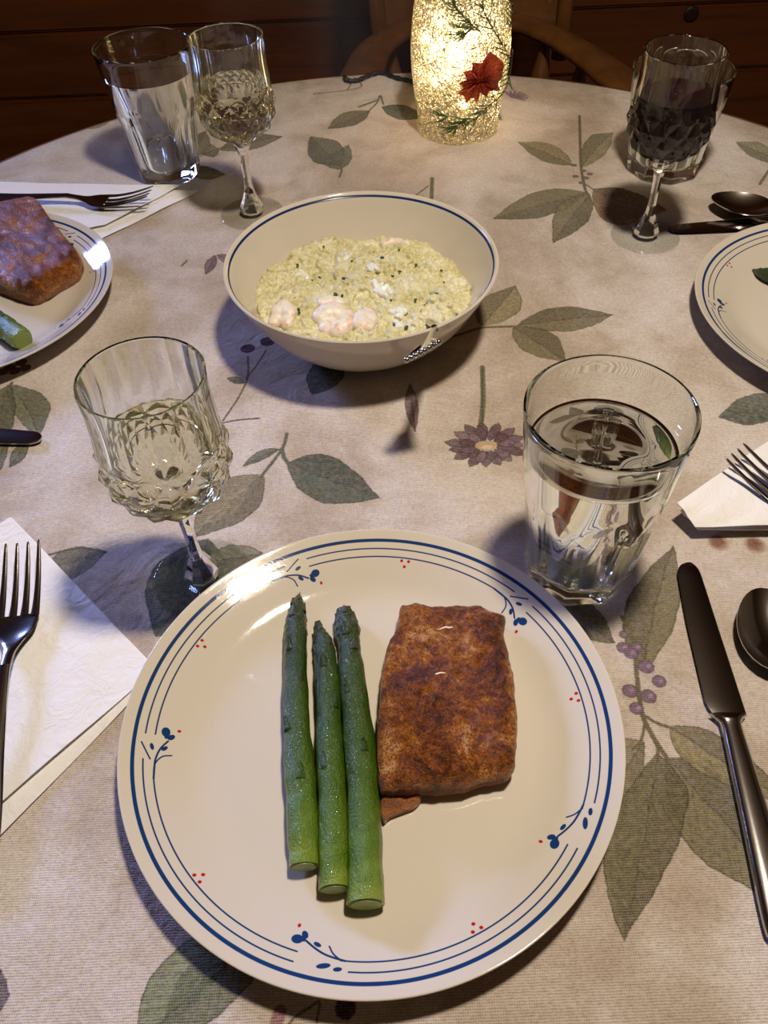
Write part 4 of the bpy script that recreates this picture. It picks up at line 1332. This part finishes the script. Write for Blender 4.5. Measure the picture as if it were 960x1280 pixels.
M_BULB, nt, bs = new_mat('fairy_light_bulb')
bs.inputs['Emission Color'].default_value = (1.0, .72, .36, 1); bs.inputs['Emission Strength'].default_value = 60
M_WIRE = plain('thin_copper_wire', (.5, .3, .12), .3, 1.0)
bulb_me = mesh(EV * .0032, EF); bulb_me.shade_smooth()
bl = [(552, 25), (534, 48), (545, 60), (570, 56), (578, 72), (633, 52), (603, 84), (597, 92), (590, 40), (560, 92), (615, 110), (545, 100), (607, 20), (580, 130)]
wire_p = []
for i, (x, y) in enumerate(bl):
    best = None
    for z in np.linspace(.01, .19, 60):
        w = W(x, y, z); d_ = abs(math.hypot(w[0] - JX, w[1] - JY) - (jar_r(z) - (.010 if i % 3 else .016)))
        if w[1] < JY and (best is None or d_ < best[0]): best = (d_, w)
    w = best[1] if best else W(x, y, .08)
    p = np.array((w[0] - JX, w[1] - JY, w[2])); wire_p.append(p)
    b = bpy.data.objects.new('fairy_bulb', bulb_me); COL.objects.link(b); b.parent = jar; b.location = p
bulb_me.materials.append(M_BULB)
for i in range(14):
    a = i * 2.4; z = .02 + .011 * i; r_ = jar_r(z) - .014
    if math.sin(a) > -.2:
        b = bpy.data.objects.new('fairy_bulb', bulb_me); COL.objects.link(b); b.parent = jar; b.location = (r_ * math.cos(a), r_ * math.sin(a), z)
wire_p.sort(key=lambda p: p[2])
link('light_wire', tube(curve2(wire_p, 6), .0005, 6), M_WIRE, jar, smooth=180)
M_NEEDLE = plain('pine_needle_green', (.030, .085, .018), .5)
M_STEMJ = plain('sprig_brown_stem', (.05, .022, .018), .6)
M_LEAFR, nt, bs = new_mat('red_glitter_leaf')
nzz = noise(nt, 700, 2); gz = noise(nt, 30, 3)
nt.links.new(ramp(nt, gz, [(.35, (.34, .012, .012)), (.6, (.62, .10, .02))]), bs.inputs['Base Color'])
bs.inputs['Roughness'].default_value = .3; bs.inputs['Metallic'].default_value = .35
bump(nt, bs, nzz, 1.0, .002)


def jar_at(px, py, off=.0012):
    """the point of the jar's surface that the photo shows at this pixel"""
    best = None
    for z in np.linspace(.004, .2, 130):
        w = W(px, py, z); e_ = abs(math.hypot(w[0] - JX, w[1] - JY) - jar_r(z) - off)
        if w[1] < JY + .01 and (best is None or e_ < best[0]): best = (e_, w)
    w = best[1]
    return np.array((w[0] - JX, w[1] - JY, w[2]))


def jp(pts, off=.0012): return [jar_at(x, y, off) for x, y in pts]


rg = random.Random(3)
for sp_ in ([(641, 62), (638, 90), (630, 115), (612, 132), (598, 146), (578, 158)], [(600, 40), (588, 30), (572, 14), (565, 2)], [(640, 78), (624, 50), (610, 25), (600, 5)], [(636, 40), (640, 18), (641, 4)]):
    st_ = curve2(jp(sp_), 5)
    so = link('pine_sprig', tube(st_, .0007, 6), M_STEMJ, jar, smooth=180)
    nm = []
    P2 = curve2(np.array(sp_, float), 4)
    for k_ in range(1, len(P2) - 1):
        d = P2[k_ + 1] - P2[k_ - 1]; a = math.atan2(d[1], d[0])
        for s_ in (-1, 1):
            if rg.random() < .85:
                aa = a + s_ * rg.uniform(.35, .8); L = rg.uniform(13, 24)
                x1, y1 = P2[k_][0] + L * math.cos(aa), P2[k_][1] + .75 * L * math.sin(aa)
                if 522 < x1 < 643:
                    nm.append(tube(np.array(jp([tuple(P2[k_]), ((P2[k_][0] + x1) / 2, (P2[k_][1] + y1) / 2), (x1, y1)])), [.0007, .0006, .0002], 5))
    if nm: link('needles', join(nm), M_NEEDLE, so, smooth=180)['kind'] = 'stuff'
for cx_, cy_, da in ((572, 158, 2.6), (583, 150, 2.9), (560, 146, 3.3), (590, 35, 3.0), (580, 40, 2.4)):
    nm = []
    for _ in range(9):
        aa = da + rg.uniform(-.9, .9); L = rg.uniform(16, 36)
        x1, y1 = cx_ + L * math.cos(aa), cy_ + .6 * L * math.sin(aa)
        nm.append(tube(np.array(jp([(cx_, cy_), ((cx_ + x1) / 2, (cy_ + y1) / 2 + 2), (x1, y1)])), [.0008, .0006, .0002], 5))
    link('needle_tuft', join(nm), M_NEEDLE, jar, smooth=180)
# red leaf: a lobed outline laid on the jar's curve
lv = [(570, 118), (580, 110), (573, 104), (584, 100), (578, 90), (590, 88), (590, 78), (602, 80), (612, 64), (622, 72), (630, 80), (628, 96), (622, 106), (626, 114), (612, 114), (608, 122), (600, 116), (597, 130), (590, 122), (582, 131), (580, 120)]
Pc = np.array(lv, float); cc = Pc.mean(0)
Rr = []
for q, off in ((.04, .0024), (.35, .0026), (.7, .0022), (1.0, .0016), (1.0, .0006), (.04, .0006)):
    Rr.append(np.array([jar_at(*(cc + (p - cc) * q), off) for p in resample_closed(Pc, 84)]))
link('red_leaf', rings(Rr), M_LEAFR, jar, smooth=60)
M_CORD = plain('black_cord', (.006, .006, .006), .5)
cp = [(526, 107), (512, 101), (495, 97), (478, 91), (462, 94), (448, 100), (436, 101), (431, 97), (434, 91)]
Pq = np.array([W(x, y, .003) for x, y in cp]) - np.array((JX, JY, 0)); Pq[:, 2] = .0028; Pq[-1] += (0, .012, -.02)
Pq[0] = (Pq[0] + np.array((-.0, -.0, 0)))
Pq = curve2(Pq, 10); ii = np.arange(len(Pq))
T_, N_, B2 = frames(Pq)
link('power_cord', tube(Pq, .0024 * (1 + .22 * np.sin(ii * 1.1)), 10), M_CORD, jar, smooth=180)
# the glow of the string lights
pl_d = bpy.data.lights.new('jar_glow', 'POINT'); pl_d.energy = .22; pl_d.color = (1.0, .74, .40); pl_d.shadow_soft_size = .02
pl_o = bpy.data.objects.new('jar_glow', pl_d); COL.objects.link(pl_o); pl_o.location = (JX, JY, TZ + .085)

# ================================================================== CAPTAIN'S CHAIR BEHIND THE TABLE
M_CHAIR = wood('chair_maple', (.085, .030, .007), (.15, .058, .014), (6, 6, 1), 4, .35)
ARM = -.05
aR = [W(790, 115, ARM), W(772, 98, ARM), W(745, 76, ARM), W(715, 58, ARM)]
cxm = .165
chair = empty('captains_chair', (cxm, 1.27, -TZ))
tag(chair, "dark wooden captain's chair with curved arms pushed up to the far side of the table", 'chair')
og = np.array((cxm, 1.27, -TZ))


def cl(p): return np.asarray(p, float) - og


armp = [np.array((.385, 1.10, ARM)), W(775, 100, ARM), W(745, 78, ARM), np.array((.288, 1.325, ARM + .003)), np.array((.235, 1.385, ARM + .008)), np.array((.150, 1.405, ARM + .010)),
        np.array((.068, 1.385, ARM + .008)), np.array((.018, 1.325, ARM + .003)), np.array((-.004, 1.24, ARM)), np.array((-.02, 1.15, ARM))]
AP = curve2(armp, 8)
hwA = np.interp(np.linspace(0, 1, len(AP)), [0, .08, .2, .35, .65, .8, .92, 1], [.028, .032, .028, .022, .022, .028, .032, .028])
T_ = np.gradient(AP, axis=0); T_ /= np.linalg.norm(T_, axis=1)[:, None]
SD = np.cross(T_, (0, 0, 1)); SD /= np.linalg.norm(SD, axis=1)[:, None]
th_ = np.linspace(0, 2 * PI, 14, endpoint=False)
link('arm_rail', rings([cl(p) + (w * np.cos(th_))[:, None] * s_ + (.012 * np.sin(th_))[:, None] * np.array((0, 0, 1)) for p, w, s_ in zip(AP, hwA, SD)]), M_CHAIR, chair, smooth=70)
# back panel rising from the rail
edge = WY(703, 20, 1.39)
BP = []
for u in np.linspace(0, 1, 13):
    x = edge[0] - .012 + (.03 - edge[0]) * u; y = 1.375 + .035 * math.sin(PI * u); BP.append((x, y))
Rb = []
for z0, sc_ in ((-.045, 1), (.05, 1), (.15, 1), (.26, .98), (.31, .92)):
    fr = [np.array((.165 + (x - .165) * sc_, y + .10 * (z0 + .05), z0)) for x, y in BP]; bk = [p + np.array((0, .018, 0)) for p in fr[::-1]]
    Rb.append(np.array([cl(p) for p in fr + bk]))
link('back_panel', rings(Rb), M_CHAIR, chair, smooth=40)
pe = [cl(edge + np.array((.002, 0, -.06))), cl(edge + np.array((.004, .004, .03))), cl(edge + np.array((.008, .012, .12))), cl(edge + np.array((.004, .025, .3)))]
link('back_post', tube(curve2(pe, 6), .012, 12), M_CHAIR, chair, smooth=180)
pe2 = [cl((.025, 1.375, -.06)), cl((.020, 1.385, .05)), cl((.03, 1.405, .3))]
link('back_post', tube(curve2(pe2, 6), .012, 12), M_CHAIR, chair, smooth=180)
SEAT = -.30
st_ = []
th_ = np.linspace(0, 2 * PI, 40, endpoint=False)
for q, z in ((.05, SEAT), (.6, SEAT - .006), (.92, SEAT), (1, SEAT - .012), (.97, SEAT - .032), (.05, SEAT - .034)):
    st_.append(np.array([cl((.18 + .20 * q * math.cos(t), 1.26 + .18 * q * math.sin(t), z)) for t in th_]))
link('seat', rings(st_), M_CHAIR, chair, smooth=50)
turned = [(.006, 0), (.008, .06), (.011, .10), (.013, .115), (.019, .122), (.013, .129), (.010, .14), (.014, .17), (.0145, .19), (.009, .215), (.007, .24)]
sp_me = lathe(curve2(turned, 4), 16); sp_me.materials.append(M_CHAIR); sp_me.shade_smooth()
for i in np.linspace(3, len(AP) - 4, 9).astype(int):
    s_ = bpy.data.objects.new('spindle', sp_me); COL.objects.link(s_); s_.parent = chair
    p = cl(AP[i]); c0 = cl((.17, 1.26, SEAT)); b = c0 + (np.array((p[0], p[1], c0[2])) - c0) * .82
    s_.location = (b[0], b[1], c0[2] - .004)
    d = np.array((p[0] - b[0], p[1] - b[1], p[2] - c0[2]))
    s_.rotation_euler = Vector(d).to_track_quat('Z', 'Y').to_euler(); s_.scale = (1, 1, np.linalg.norm(d) / .24)
for sx in (-1, 1):
    for sy in (-1, 1):
        a_, b_ = cl((.18 + .12 * sx, 1.26 + .11 * sy, SEAT - .03)), cl((.18 + .18 * sx, 1.26 + .17 * sy, -TZ + .002))
        P_ = np.array([a_ * (1 - t) + b_ * t for t in np.linspace(0, 1, 12)])
        link('leg', tube(P_, np.interp(np.linspace(0, 1, 12), [0, .3, .5, 1], [.014, .02, .016, .011]), 12), M_CHAIR, chair, smooth=180)

# ================================================================== STEAM RISING FROM THE BOWL
M_STEAM, nt, bs = new_mat('thin_steam'); nt.nodes.remove(bs)
pv = nt.nodes.new('ShaderNodeVolumePrincipled'); pv.inputs['Color'].default_value = (.95, .93, .92, 1)
ob = nd(nt, 'ShaderNodeTexCoord').outputs['Object']
f = noise(nt, 9, 3, .6, ob, 1.0, (1, 1, .45))
nt.links.new(ramp(nt, f, [(.42, 0.0), (.62, .55)]), pv.inputs['Density'])
nt.links.new(pv.outputs[0], nt.nodes['Material Output'].inputs['Volume'])
stm = [(.004, .075), (.030, .085), (.050, .12), (.065, .18), (.085, .27), (.105, .36), (.09, .44), (.03, .47), (.004, .472)]
so_ = link('steam', lathe(curve2(stm, 4), 32), M_STEAM, None, (BX - .015, BY + .02, 0), smooth=180)
tag(so_, 'faint wisp of steam rising above the risotto bowl', 'steam', kind='stuff')
